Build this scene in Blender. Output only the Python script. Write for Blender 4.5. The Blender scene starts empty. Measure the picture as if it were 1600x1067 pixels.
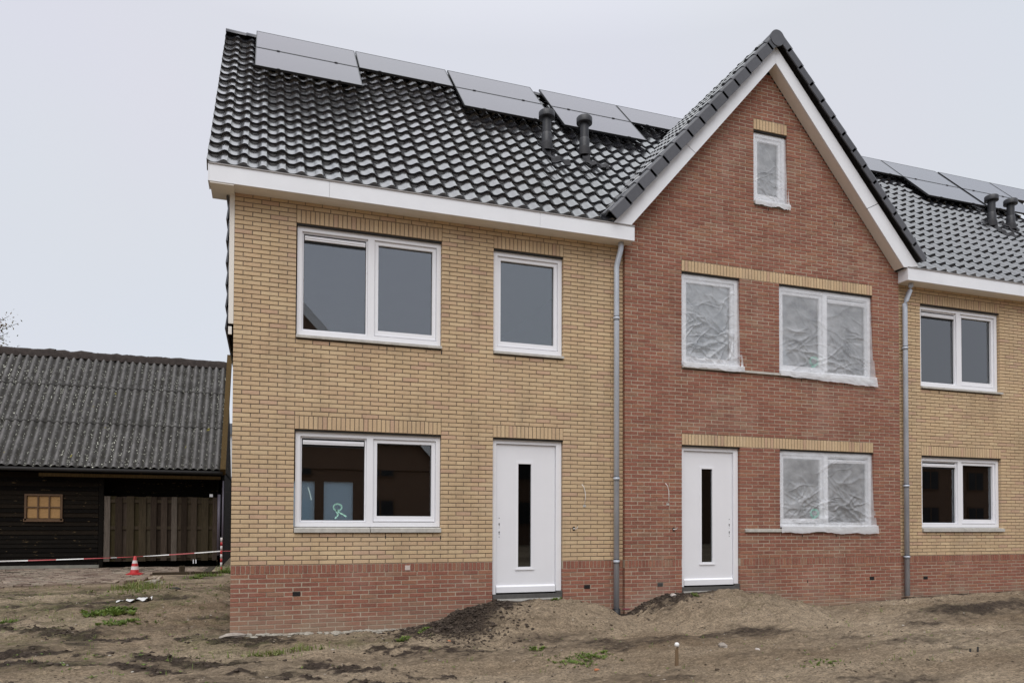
import bpy, math, random
import numpy as np
from mathutils import Vector, Matrix, Euler

random.seed(7)
rng = np.random.default_rng(7)
R = math.radians
SC = bpy.context.scene
COL = SC.collection

# ---------------------------------------------------------------- camera
CAM = Vector((0.406, -10.027, 0.570))
YAW, PITCH, ROLL = 0.327, 0.0225, 0.0034
cam_data = bpy.data.cameras.new("camera")
cam = bpy.data.objects.new("camera", cam_data)
COL.objects.link(cam)
_r = Vector((math.cos(YAW), -math.sin(YAW), 0))
_f = Vector((math.sin(YAW), math.cos(YAW), 0))
_u = Vector((0, 0, 1))
_f, _u = _f * math.cos(PITCH) + _u * math.sin(PITCH), _u * math.cos(PITCH) - _f * math.sin(PITCH)
_r, _u = _r * math.cos(ROLL) + _u * math.sin(ROLL), _u * math.cos(ROLL) - _r * math.sin(ROLL)
m = Matrix.Identity(4)
for i in range(3):
    m[i][0], m[i][1], m[i][2], m[i][3] = _r[i], _u[i], -_f[i], CAM[i]
cam.matrix_world = m
cam_data.sensor_width = 36.0
cam_data.lens = 1140.0 / 1600.0 * 36.0
cam_data.shift_y = 256.4 / 1600.0
cam_data.clip_start = 0.05
cam_data.clip_end = 3000.0
SC.camera = cam

# ---------------------------------------------------------------- sky and sun (overcast)
SUN_EL, SUN_AZ = R(52), R(205)          # azimuth clockwise from +Y: the bright part of the cloud is behind the camera
world = bpy.data.worlds.new("World")
SC.world = world
world.use_nodes = True
wn, wl = world.node_tree.nodes, world.node_tree.links
wn.clear()
w_out = wn.new("ShaderNodeOutputWorld")
w_bg = wn.new("ShaderNodeBackground"); w_bg.inputs["Strength"].default_value = 0.10
w_sky = wn.new("ShaderNodeTexSky"); w_sky.sky_type = 'NISHITA'; w_sky.sun_disc = False
w_sky.sun_elevation = SUN_EL; w_sky.sun_rotation = SUN_AZ
w_bg2 = wn.new("ShaderNodeBackground"); w_bg2.inputs["Strength"].default_value = 1.0
w_tc = wn.new("ShaderNodeTexCoord")
w_sep = wn.new("ShaderNodeSeparateXYZ")
w_cl = wn.new("ShaderNodeMath"); w_cl.operation = 'MAXIMUM'; w_cl.inputs[1].default_value = 0.0
w_noi = wn.new("ShaderNodeTexNoise"); w_noi.inputs["Scale"].default_value = 1.6; w_noi.inputs["Detail"].default_value = 3.0
w_rmp = wn.new("ShaderNodeValToRGB")
w_rmp.color_ramp.elements[0].position = 0.0; w_rmp.color_ramp.elements[0].color = (0.575, 0.592, 0.645, 1)
w_rmp.color_ramp.elements[1].position = 1.0; w_rmp.color_ramp.elements[1].color = (1.20, 1.22, 1.28, 1)
e = w_rmp.color_ramp.elements.new(0.55); e.color = (0.592, 0.61, 0.668, 1)
w_mul = wn.new("ShaderNodeMix"); w_mul.data_type = 'RGBA'; w_mul.blend_type = 'MULTIPLY'; w_mul.inputs[0].default_value = 0.10
w_mix = wn.new("ShaderNodeMixShader"); w_mix.inputs[0].default_value = 0.93     # thick cloud over the clear sky
wl.new(w_tc.outputs["Generated"], w_sep.inputs[0]); wl.new(w_tc.outputs["Generated"], w_noi.inputs["Vector"])
wl.new(w_sep.outputs["Z"], w_cl.inputs[0]); wl.new(w_cl.outputs[0], w_rmp.inputs[0])
wl.new(w_rmp.outputs[0], w_mul.inputs[6]); wl.new(w_noi.outputs["Color"], w_mul.inputs[7])
wl.new(w_mul.outputs[2], w_bg2.inputs["Color"]); wl.new(w_sky.outputs[0], w_bg.inputs["Color"])
wl.new(w_bg.outputs[0], w_mix.inputs[1]); wl.new(w_bg2.outputs[0], w_mix.inputs[2])
wl.new(w_mix.outputs[0], w_out.inputs["Surface"])
sun_data = bpy.data.lights.new("sun", 'SUN'); sun_data.energy = 1.5; sun_data.angle = R(50); sun_data.color = (1.0, 0.98, 0.955)
sun = bpy.data.objects.new("sun", sun_data); COL.objects.link(sun)
sdir = Vector((math.sin(SUN_AZ) * math.cos(SUN_EL), math.cos(SUN_AZ) * math.cos(SUN_EL), math.sin(SUN_EL)))
sun.rotation_euler = sdir.to_track_quat('Z', 'Y').to_euler()
sun.location = sdir * 60
SC.view_settings.view_transform = 'Standard'
SC.view_settings.look = 'None'
SC.view_settings.exposure = 0.40
SC.view_settings.gamma = 1.0
SC.view_settings.use_curve_mapping = False

# ---------------------------------------------------------------- helpers
WPOS = {}

def wpos(o):
    return WPOS.get(o.name, Vector((0, 0, 0))) if o else Vector((0, 0, 0))

def put(o, parent, world_origin):
    COL.objects.link(o)
    WPOS[o.name] = Vector(world_origin)
    if parent:
        o.parent = parent
        o.location = Vector(world_origin) - wpos(parent)
    else:
        o.location = Vector(world_origin)
    return o

def tag(o, label=None, cat=None, group=None, kind=None):
    if label: o["label"] = label
    if cat: o["category"] = cat
    if group: o["group"] = group
    if kind: o["kind"] = kind
    return o

def thing(name, label, cat, loc, group=None):
    return tag(put(bpy.data.objects.new(name, None), None, loc), label, cat, group)

class MB:
    def __init__(s):
        s.v, s.f, s.m, s.t, s.sm = [], [], [], [], []
        s.tone = 0.5; s.mat = 0; s.smooth = False
    def face(s, *idx):
        s.f.append(idx); s.m.append(s.mat); s.t.append(s.tone); s.sm.append(s.smooth)
    def add(s, pts):
        n = len(s.v); s.v.extend([tuple(p) for p in pts]); return n
    def poly(s, *pts):
        n = s.add(pts); s.face(*range(n, n + len(pts)))
    def box(s, x0, x1, y0, y1, z0, z1, skip=""):
        n = s.add([(x0,y0,z0),(x1,y0,z0),(x1,y1,z0),(x0,y1,z0),(x0,y0,z1),(x1,y0,z1),(x1,y1,z1),(x0,y1,z1)])
        F = {"b":(0,3,2,1),"t":(4,5,6,7),"f":(0,1,5,4),"k":(2,3,7,6),"l":(3,0,4,7),"r":(1,2,6,5)}
        for k, q in F.items():
            if k not in skip: s.face(*[n + i for i in q])
    def cbox(s, x0, x1, y0, y1, z0, z1, c=0.003):
        "box facing -Y with a chamfered front"
        n = s.add([(x0+c,y0,z0+c),(x1-c,y0,z0+c),(x1-c,y0,z1-c),(x0+c,y0,z1-c),
                   (x0,y0+c,z0),(x1,y0+c,z0),(x1,y0+c,z1),(x0,y0+c,z1),(x0,y1,z0),(x1,y1,z0),(x1,y1,z1),(x0,y1,z1)])
        for q in ((0,1,2,3),(4,5,1,0),(5,6,2,1),(6,7,3,2),(7,4,0,3),(8,9,5,4),(9,10,6,5),(10,11,7,6),(11,8,4,7)):
            s.face(*[n + i for i in q])
    def prism(s, pts, y0, y1):
        "polygon of (x,z) extruded along Y"
        k = len(pts); n = s.add([(p[0], y0, p[1]) for p in pts] + [(p[0], y1, p[1]) for p in pts])
        s.face(*[n + i for i in range(k)]); s.face(*[n + k + i for i in reversed(range(k))])
        for i in range(k):
            j = (i + 1) % k; s.face(n + j, n + i, n + k + i, n + k + j)
    def tube(s, pts, r, n=12, cap=True):
        pts = [Vector(p) for p in pts]; rings = []
        rr = r if isinstance(r, (list, tuple)) else [r] * len(pts)
        up = Vector((0.013, 0.021, 1))
        for i, p in enumerate(pts):
            d = (pts[min(i + 1, len(pts) - 1)] - pts[max(i - 1, 0)]).normalized()
            if abs(d.dot(up.normalized())) > 0.95: a = d.cross(Vector((1, 0.03, 0))).normalized()
            else: a = d.cross(up).normalized()
            b = d.cross(a).normalized()
            rings.append(s.add([p + (a * math.cos(2*math.pi*k/n) + b * math.sin(2*math.pi*k/n)) * rr[i] for k in range(n)]))
        for i in range(len(rings) - 1):
            for k in range(n):
                k2 = (k + 1) % n
                s.face(rings[i]+k, rings[i]+k2, rings[i+1]+k2, rings[i+1]+k)
        if cap:
            s.face(*[rings[0] + k for k in reversed(range(n))]); s.face(*[rings[-1] + k for k in range(n)])
    def lathe(s, prof, n=24, c=(0, 0, 0)):
        "profile of (r,z) turned about Z"
        rings = [s.add([(c[0] + r*math.cos(2*math.pi*k/n), c[1] + r*math.sin(2*math.pi*k/n), c[2] + z) for k in range(n)]) for r, z in prof]
        for i in range(len(rings) - 1):
            for k in range(n):
                k2 = (k + 1) % n
                s.face(rings[i]+k, rings[i]+k2, rings[i+1]+k2, rings[i+1]+k)
    def merge(s, o, M):
        n = len(s.v); s.v.extend([tuple(M @ Vector(p)) for p in o.v])
        for q in o.f: s.f.append(tuple(n + i for i in q))
        s.m.extend(o.m); s.t.extend([s.tone] * len(o.f)); s.sm.extend(o.sm)
    def mesh(s, name, mats, org=(0, 0, 0)):
        me = bpy.data.meshes.new(name)
        ox, oy, oz = org
        me.from_pydata([(x-ox, y-oy, z-oz) for x, y, z in s.v], [], s.f)
        for mt in (mats if isinstance(mats, (list, tuple)) else [mats]): me.materials.append(mt)
        me.polygons.foreach_set("material_index", s.m)
        me.polygons.foreach_set("use_smooth", s.sm)
        at = me.attributes.new("tone", 'FLOAT', 'FACE'); at.data.foreach_set("value", s.t)
        me.update()
        return me
    def build(s, name, mats, parent=None, org=None, kind=None):
        org = wpos(parent) if org is None else Vector(org)
        o = bpy.data.objects.new(name, s.mesh(name, mats, org))
        put(o, parent, org)
        if kind: o["kind"] = kind
        return o

def inst(name, me, parent, M):
    "an object sharing mesh data, at world matrix M"
    o = bpy.data.objects.new(name, me)
    COL.objects.link(o); o.parent = parent
    L = M.copy(); L.translation = M.translation - wpos(parent)
    o.matrix_basis = L
    return o

# numpy value noise
def vnoise(x, y, seed=0):
    xi, yi = np.floor(x).astype(np.int64), np.floor(y).astype(np.int64)
    fx, fy = x - xi, y - yi
    fx, fy = fx*fx*fx*(fx*(fx*6-15)+10), fy*fy*fy*(fy*(fy*6-15)+10)
    def h(a, b):
        v = (a * 374761393 + b * 668265263 + seed * 974634777) & 0xffffffff
        v = ((v ^ (v >> 13)) * 1274126177) & 0xffffffff
        return ((v ^ (v >> 16)) & 0xffff) / 65535.0
    return (h(xi, yi)*(1-fx)+h(xi+1, yi)*fx)*(1-fy)+(h(xi, yi+1)*(1-fx)+h(xi+1, yi+1)*fx)*fy

def fbm(x, y, oct=4, seed=0, gain=0.5):
    s, a, t = 0, 1.0, 0
    for k in range(oct):
        s = s + a * (vnoise(x * 2**k + 17.3*k, y * 2**k - 9.1*k, seed + k) - 0.5); t += a; a *= gain
    return s / t * 2

def sstep(a, b, x):
    t = np.clip((x - a) / (b - a), 0, 1); return t*t*(3-2*t)

# ---------------------------------------------------------------- materials
def new_mat(name):
    mt = bpy.data.materials.new(name); mt.use_nodes = True
    nt = mt.node_tree; b = nt.nodes["Principled BSDF"]
    return mt, nt, b

def N(nt, typ, **kw):
    n = nt.nodes.new(typ)
    for k, v in kw.items():
        if hasattr(n, k) and not k.startswith("i_"): setattr(n, k, v)
    return n

def noise_node(nt, scale, detail=4, rough=0.6, vec=None, stretch=None, coord="Object"):
    n = nt.nodes.new("ShaderNodeTexNoise")
    n.inputs["Scale"].default_value = scale; n.inputs["Detail"].default_value = detail; n.inputs["Roughness"].default_value = rough
    if vec is None:
        if coord == "Position":
            g = nt.nodes.new("ShaderNodeNewGeometry"); vec = g.outputs["Position"]
        else:
            g = nt.nodes.new("ShaderNodeTexCoord"); vec = g.outputs[coord]
    if stretch:
        mp = nt.nodes.new("ShaderNodeMapping"); mp.inputs["Scale"].default_value = stretch
        nt.links.new(vec, mp.inputs["Vector"]); vec = mp.outputs["Vector"]
    nt.links.new(vec, n.inputs["Vector"])
    return n

def ramp(nt, fac, stops):
    r = nt.nodes.new("ShaderNodeValToRGB"); el = r.color_ramp.elements
    while len(el) < len(stops): el.new(0.5)
    for e_, (p, c) in zip(el, stops):
        e_.position = p; e_.color = (c[0], c[1], c[2], 1) if not isinstance(c, (int, float)) else (c, c, c, 1)
    nt.links.new(fac, r.inputs[0]); return r

def mixc(nt, fac, a, b, blend='MIX'):
    x = nt.nodes.new("ShaderNodeMix"); x.data_type = 'RGBA'; x.blend_type = blend
    for sock, val in ((0, fac), (6, a), (7, b)):
        if isinstance(val, (int, float)): x.inputs[sock].default_value = val
        elif isinstance(val, tuple): x.inputs[sock].default_value = (*val, 1)
        else: nt.links.new(val, x.inputs[sock])
    return x.outputs[2]

def bump(nt, b, height, strength=0.3, dist=0.01):
    n = nt.nodes.new("ShaderNodeBump"); n.inputs["Strength"].default_value = strength; n.inputs["Distance"].default_value = dist
    nt.links.new(height, n.inputs["Height"]); nt.links.new(n.outputs[0], b.inputs["Normal"]); return n

def attr(nt, name):
    a = nt.nodes.new("ShaderNodeAttribute"); a.attribute_name = name; return a

def mat_tone(name, stops, rough=0.85, nscale=30, namt=0.35, bumpamt=0.3, bdist=0.004, stretch=None, spec=0.3, dirt=None):
    "tone attribute picks the colour of each piece; world-space noise gives grain"
    mt, nt, b = new_mat(name)
    c = ramp(nt, attr(nt, "tone").outputs["Fac"], stops).outputs[0]
    n1 = noise_node(nt, nscale, 6, 0.7, stretch=stretch, coord="Position")
    g = ramp(nt, n1.outputs["Fac"], [(0.25, 1 - namt), (0.75, 1 + namt * 0.4)])
    c = mixc(nt, 1.0, c, g.outputs[0], 'MULTIPLY')
    n2 = noise_node(nt, 1.1, 3, 0.6, coord="Position")
    g2 = ramp(nt, n2.outputs["Fac"], [(0.3, 0.90), (0.7, 1.06)])
    c = mixc(nt, 1.0, c, g2.outputs[0], 'MULTIPLY')
    if name.endswith('_brick'):
        n3 = noise_node(nt, 0.9, 6, 0.68, coord="Position", stretch=(1, 1, 0.6))
        c = mixc(nt, ramp(nt, n3.outputs["Fac"], [(0.52, 0.0), (0.78, 0.22)]).outputs[0], c, (0.56, 0.48, 0.40))
        n4 = noise_node(nt, 1.7, 5, 0.7, coord="Position", stretch=(1.4, 1, 0.35))
        c = mixc(nt, 1.0, c, ramp(nt, n4.outputs["Fac"], [(0.34, 0.84), (0.5, 1.0)]).outputs[0], 'MULTIPLY')
    if dirt:
        geo = nt.nodes.new("ShaderNodeNewGeometry"); sp = nt.nodes.new("ShaderNodeSeparateXYZ")
        nt.links.new(geo.outputs["Position"], sp.inputs[0])
        dn = noise_node(nt, 2.2, 4, 0.6, coord="Position")
        ma = nt.nodes.new("ShaderNodeMath"); ma.operation = 'MULTIPLY_ADD'; ma.inputs[1].default_value = 0.9; 
        nt.links.new(dn.outputs["Fac"], ma.inputs[0]); nt.links.new(sp.outputs["Z"], ma.inputs[2])
        dr = ramp(nt, ma.outputs[0], [(0.0, 0.0), (1.0, 0.0)])
        mr = nt.nodes.new("ShaderNodeMapRange"); mr.inputs[1].default_value = dirt[0]; mr.inputs[2].default_value = dirt[1]
        mr.inputs[3].default_value = dirt[3]; mr.inputs[4].default_value = 0.0
        nt.links.new(ma.outputs[0], mr.inputs[0])
        c = mixc(nt, mr.outputs[0], c, dirt[2])
    nt.links.new(c, b.inputs["Base Color"])
    b.inputs["Roughness"].default_value = rough; b.inputs["Specular IOR Level"].default_value = spec
    if bumpamt: bump(nt, b, n1.outputs["Fac"], bumpamt, bdist)
    return mt

def mat_plain(name, col, rough=0.5, spec=0.5, metal=0.0, var=0.08, nscale=6, bumpamt=0.0, bdist=0.002, coat=0.0, stretch=None):
    mt, nt, b = new_mat(name)
    n1 = noise_node(nt, nscale, 5, 0.65, coord="Position", stretch=stretch)
    g = ramp(nt, n1.outputs["Fac"], [(0.25, 1 - var), (0.75, 1 + var * 0.5)])
    nt.links.new(mixc(nt, 1.0, tuple(col), g.outputs[0], 'MULTIPLY'), b.inputs["Base Color"])
    b.inputs["Roughness"].default_value = rough; b.inputs["Specular IOR Level"].default_value = spec
    b.inputs["Metallic"].default_value = metal; b.inputs["Coat Weight"].default_value = coat
    if bumpamt: bump(nt, b, n1.outputs["Fac"], bumpamt, bdist)
    return mt

DUST = (0.30, 0.25, 0.18)
M_YEL = mat_tone("yellow_brick", [(0.0, (0.54, 0.355, 0.248)), (0.12, (0.565, 0.40, 0.252)), (0.5, (0.605, 0.442, 0.268)), (0.8, (0.575, 0.420, 0.262)), (1.0, (0.645, 0.485, 0.300))], 0.9, 60, 0.22, 0.25)
M_RED = mat_tone("red_brick", [(0.0, (0.255, 0.105, 0.074)), (0.3, (0.325, 0.136, 0.093)), (0.6, (0.290, 0.122, 0.085)), (0.85, (0.345, 0.157, 0.098)), (1.0, (0.31, 0.175, 0.118))], 0.9, 45, 0.42, 0.5, dirt=(-0.42, -0.05, DUST, 0.5))
M_MORY = mat_plain("dark_mortar", (0.235, 0.185, 0.135), 0.95, 0.2, var=0.3, nscale=40, bumpamt=0.3)
M_MORR = mat_plain("pale_mortar", (0.43, 0.355, 0.275), 0.95, 0.2, var=0.25, nscale=30, bumpamt=0.3)
M_WHITE = mat_plain("white_paint", (0.80, 0.80, 0.83), 0.38, 0.5, var=0.03, nscale=3)
M_DOOR = mat_plain("door_white", (0.77, 0.77, 0.80), 0.42, 0.5, var=0.03, nscale=2)
M_FASC = mat_plain("fascia_white", (0.78, 0.79, 0.82), 0.45, 0.5, var=0.05, nscale=2.5)
M_SOFF = mat_plain("soffit_cream", (0.74, 0.70, 0.64), 0.6, 0.4, var=0.05)
M_CONC = mat_plain("sill_concrete", (0.50, 0.48, 0.44), 0.9, 0.3, var=0.25, nscale=14, bumpamt=0.25)
M_ZINC = mat_plain("zinc", (0.50, 0.54, 0.61), 0.38, 0.6, metal=0.1, var=0.25, nscale=7, stretch=(1, 1, 0.25))
M_LIP = mat_plain("gutter_edge", (0.30, 0.28, 0.27), 0.5, 0.5, var=0.2)
M_BLACK = mat_plain("black_plastic", (0.012, 0.012, 0.013), 0.5, 0.4)
M_DARK = mat_plain("dark_rubber", (0.03, 0.028, 0.027), 0.8, 0.3)
M_STONE = mat_plain("dark_sill_stone", (0.10, 0.095, 0.09), 0.7, 0.4, var=0.3, nscale=20)
M_ROOM = mat_plain("bare_interior", (0.16, 0.145, 0.13), 0.95, 0.1, var=0.15, nscale=1.5)
M_LEAD = mat_plain("lead_flashing", (0.028, 0.027, 0.030), 0.65, 0.3, var=0.3, nscale=25, bumpamt=0.5, bdist=0.006)

def mat_tile(name, col, rough, spec, coat=0.0):
    mt, nt, b = new_mat(name)
    n1 = noise_node(nt, 9, 5, 0.7, coord="Position")
    n2 = noise_node(nt, 70, 3, 0.6, coord="Position")
    t = attr(nt, "tone").outputs["Fac"]
    c = mixc(nt, t, tuple(x * 0.8 for x in col), tuple(x * 1.25 for x in col))
    c = mixc(nt, ramp(nt, n1.outputs["Fac"], [(0.45, 0.0), (0.8, 0.25)]).outputs[0], c, tuple(x * 2.0 + 0.01 for x in col))
    nt.links.new(c, b.inputs["Base Color"])
    rr = ramp(nt, n1.outputs["Fac"], [(0.3, rough * 0.85), (0.7, rough * 1.25)])
    nt.links.new(rr.outputs[0], b.inputs["Roughness"]); b.inputs["Specular IOR Level"].default_value = spec
    b.inputs["Coat Weight"].default_value = coat; b.inputs["Coat Roughness"].default_value = 0.14; b.inputs["Coat IOR"].default_value = 1.65
    bump(nt, b, n2.outputs["Fac"], 0.12, 0.002)
    return mt
M_TILE = mat_tile("glazed_black_tile", (0.016, 0.016, 0.019), 0.22, 1.0, 1.0)
M_VERGE = mat_tile("slate_grey_verge", (0.070, 0.071, 0.080), 0.42, 0.5)
M_FLUE = mat_tile("flue_grey", (0.022, 0.022, 0.026), 0.45, 0.5)

def mat_panel():
    mt, nt, b = new_mat("panel_glass")
    b.inputs["Base Color"].default_value = (0.034, 0.031, 0.040, 1)
    b.inputs["Roughness"].default_value = 0.16; b.inputs["IOR"].default_value = 1.5
    b.inputs["Coat Weight"].default_value = 0.5; b.inputs["Coat Roughness"].default_value = 0.12; b.inputs["Coat Tint"].default_value = (0.97, 0.93, 1.0, 1); b.inputs["Specular Tint"].default_value = (0.97, 0.94, 1.0, 1); b.inputs["Coat IOR"].default_value = 1.5
    return mt
M_PANEL = mat_panel()
M_PFRAME = mat_plain("panel_frame", (0.018, 0.018, 0.02), 0.4, 0.5)

def mat_glass(name, tint, f0, milky=None):
    mt = bpy.data.materials.new(name); mt.use_nodes = True
    nt = mt.node_tree; nt.nodes.clear()
    o = nt.nodes.new("ShaderNodeOutputMaterial"); mx = nt.nodes.new("ShaderNodeMixShader")
    tr = nt.nodes.new("ShaderNodeBsdfTransparent"); tr.inputs[0].default_value = (*tint, 1)
    gl = nt.nodes.new("ShaderNodeBsdfGlossy"); gl.inputs["Roughness"].default_value = 0.0; gl.inputs["Color"].default_value = (0.93, 0.97, 1.0, 1)
    lw = nt.nodes.new("ShaderNodeFresnel"); lw.inputs["IOR"].default_value = 1.52
    ad = nt.nodes.new("ShaderNodeMath"); ad.operation = 'MULTIPLY_ADD'; ad.inputs[1].default_value = 1.25; ad.inputs[2].default_value = f0; ad.use_clamp = True
    nt.links.new(lw.outputs[0], ad.inputs[0]); nt.links.new(ad.outputs[0], mx.inputs[0])
    nt.links.new(tr.outputs[0], mx.inputs[1]); nt.links.new(gl.outputs[0], mx.inputs[2])
    nt.links.new(mx.outputs[0], o.inputs["Surface"])
    return mt
M_GLASS = mat_glass("window_glass", (0.72, 0.75, 0.76), 0.105)
M_DGLASS = mat_glass("door_glass", (0.35, 0.37, 0.38), 0.02)

def mat_frost():
    mt, nt, b = new_mat("frosted_pane")
    b.inputs["Base Color"].default_value = (0.55, 0.66, 0.74, 1); b.inputs["Roughness"].default_value = 0.9
    tl = nt.nodes.new("ShaderNodeBsdfTranslucent"); tl.inputs[0].default_value = (0.74, 0.86, 0.95, 1)
    mx = nt.nodes.new("ShaderNodeMixShader"); mx.inputs[0].default_value = 0.93
    nt.links.new(b.outputs[0], mx.inputs[1]); nt.links.new(tl.outputs[0], mx.inputs[2])
    nt.links.new(mx.outputs[0], nt.nodes["Material Output"].inputs["Surface"])
    return mt
M_FROST = mat_frost()

def mat_film():
    mt, nt, b = new_mat("plastic_film")
    b.inputs["Base Color"].default_value = (0.90, 0.91, 0.94, 1); b.inputs["Roughness"].default_value = 0.2; b.inputs["Specular IOR Level"].default_value = 0.7
    b.inputs["Coat Weight"].default_value = 0.5; b.inputs["Coat Roughness"].default_value = 0.15
    tl = nt.nodes.new("ShaderNodeBsdfTranslucent"); tl.inputs[0].default_value = (0.85, 0.86, 0.88, 1)
    tr = nt.nodes.new("ShaderNodeBsdfTransparent"); tr.inputs[0].default_value = (0.97, 0.98, 0.98, 1)
    n1 = noise_node(nt, 3.2, 4, 0.6, coord="Position", stretch=(1, 1, 1.6))
    n2 = noise_node(nt, 26, 4, 0.7, coord="Position", stretch=(1.6, 1, 0.8))
    m1 = nt.nodes.new("ShaderNodeMixShader"); m1.inputs[0].default_value = 0.35
    m2 = nt.nodes.new("ShaderNodeMixShader")
    r = ramp(nt, n1.outputs["Fac"], [(0.3, 0.70), (0.7, 0.42)])
    ly = ramp(nt, attr(nt, "tone").outputs["Fac"], [(0.0, 1.0), (1.0, 0.22)])
    mm = nt.nodes.new("ShaderNodeMath"); mm.operation = 'MULTIPLY'; nt.links.new(r.outputs[0], mm.inputs[0]); nt.links.new(ly.outputs[0], mm.inputs[1])
    nt.links.new(mm.outputs[0], m2.inputs[0])
    nt.links.new(b.outputs[0], m1.inputs[1]); nt.links.new(tl.outputs[0], m1.inputs[2])
    nt.links.new(m1.outputs[0], m2.inputs[1]); nt.links.new(tr.outputs[0], m2.inputs[2])
    nt.links.new(m2.outputs[0], nt.nodes["Material Output"].inputs["Surface"])
    bump(nt, b, n2.outputs["Fac"], 0.25, 0.010)
    return mt
M_FILM = mat_film()
M_SPRAY = mat_plain("mint_spray_paint", (0.36, 0.66, 0.54), 0.7, 0.3)
M_CABLE = mat_plain("white_cable", (0.78, 0.77, 0.75), 0.5, 0.4)

# ---------------------------------------------------------------- ground
PROF_X = np.array([-60, -1.0, 0.0, 1.3, 2.35, 2.75, 3.15, 3.5, 4.1, 4.65, 5.05, 5.3, 5.45, 5.62, 5.85, 6.2, 6.6, 7.2, 7.75, 8.2, 8.75, 9.4, 10.4, 10.95, 11.25, 12.5, 14.0, 20, 60])
PROF_Z = np.array([-0.88, -0.88, -0.895, -0.915, -0.90, -0.84, -0.66, -0.555, -0.555, -0.58, -0.66, -0.76, -0.86, -0.82, -0.68, -0.56, -0.52, -0.52, -0.545, -0.65, -0.80, -0.83, -0.79, -0.745, -0.735, -0.71, -0.69, -0.68, -0.68])
FLAT_X = np.array([-60, 0, 3.0, 5.0, 7.0, 9.5, 12, 20, 60])
FLAT_Z = np.array([-0.95, -0.95, -0.97, -0.92, -0.86, -0.84, -0.80, -0.76, -0.76])
PAVE_Z = -0.56

def ground_parts(x, y):
    x = np.asarray(x, float); y = np.asarray(y, float)
    warp = fbm(x * 0.9, y * 0.9, 3, 5) * 0.35
    d = np.maximum(-(y + 0.02), 0)
    prof = np.interp(x + warp * d * 0.8, PROF_X, PROF_Z); flat = np.interp(x, FLAT_X, FLAT_Z)
    reach = np.interp(x, [-5, 2, 3.3, 5.0, 5.5, 6.5, 8, 10, 14], [0.8, 0.8, 1.45, 1.45, 1.0, 2.0, 1.75, 1.7, 1.9]) * (1 + 0.35 * warp)
    k = 1 - sstep(0.12, 1.0, d / reach)
    z = flat + (prof - flat) * k
    # the yard rises to the old pavement behind the corner of the house
    bank = sstep(0.6, 5.4, y + warp * 1.2 + 0.15 * (x + 3)) * sstep(0.6, -0.4, x)
    z = z + (PAVE_Z - 0.03 - z) * np.maximum(bank, sstep(12, 18, y))
    far = sstep(10, 30, np.abs(x - 3)) * sstep(0.0, -1, y)
    z = z + (-0.75 - z) * np.maximum(far, sstep(-5.5, -9, y))
    bk = np.exp(-((y + 1.25 + 0.12*np.sin(x*1.3)) / 0.38)**2) * sstep(8.6, 10.5, x)
    z = z + 0.10 * bk
    pile = np.exp(-((x - 2.85) / 0.42)**2) * np.exp(-((y + 0.35) / 0.55)**2)
    mound = k * np.clip((prof - flat) / 0.35, 0, 1)
    return z, pile, mound, bank, d

def ground_h(x, y, fine=True):
    z, pile, mound, bank, d = ground_parts(x, y)
    x = np.asarray(x, float); y = np.asarray(y, float)
    near = (1 - sstep(5, 9, y)) * (1 - sstep(-6, -9, y))
    sideon = np.where((x > -0.05) & (y > 0.05), 0.0, 1.0)
    n = fbm(x * 0.8, y * 0.8, 3, 11) * 0.065 + fbm(x * 3.1, y * 3.1, 3, 23) * (0.034 + 0.05 * mound)
    if fine:
        rid = 1 - np.abs(fbm(x * 2.2 + y * 1.2, y * 5.5 - x * 1.1, 4, 41))
        lump = sstep(0.45, 0.8, vnoise(x * 7.5, y * 9, 35)) * vnoise(x * 21, y * 24, 36)
        n = n + fbm(x * 11, y * 11, 4, 31, 0.65) * (0.024 + 0.06 * pile + 0.020 * mound) + lump * (0.018 + 0.03 * mound + 0.03 * pile) + (rid - 0.7) * 0.034
        rut = streak(x, y)
        n = n + rut * (0.022 + 0.03 * fbm(x * 14, y * 14, 2, 77))
    wall = sstep(0.0, 0.35, np.abs(y)) * 0.75 + 0.25
    pv = 1 - sstep(0.75, 0.97, bank)
    return z + pile * 0.05 + n * near * sideon * wall * (0.15 + 0.85 * pv)

def streak(x, y):
    "churned tyre tracks crossing the foreground"
    x = np.asarray(x, float); y = np.asarray(y, float)
    u = y + 0.50 * (x + 2.0) + 0.25 * fbm(x * 0.6, y * 0.6, 2, 61)
    out = 0
    for c, w in ((0.62, 0.24), (-0.62, 0.22), (-1.25, 0.10)):
        out = out + np.exp(-((u - c) / w)**2)
    br = sstep(0.42, 0.62, vnoise(x * 1.6 + 3, y * 2.6, 71) * 0.7 + vnoise(x * 7, y * 7, 72) * 0.3)
    return np.clip(out, 0, 1) * br * sstep(3.4, 1.6, x) * sstep(-6, -4, x) * sstep(2.5, 0.8, y) * (0.35 + 0.65 * sstep(0.35, 0.6, vnoise(x * 13, y * 19, 75)))

def GH(x, y):
    return float(ground_h(np.array([x]), np.array([y]))[0])

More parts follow.
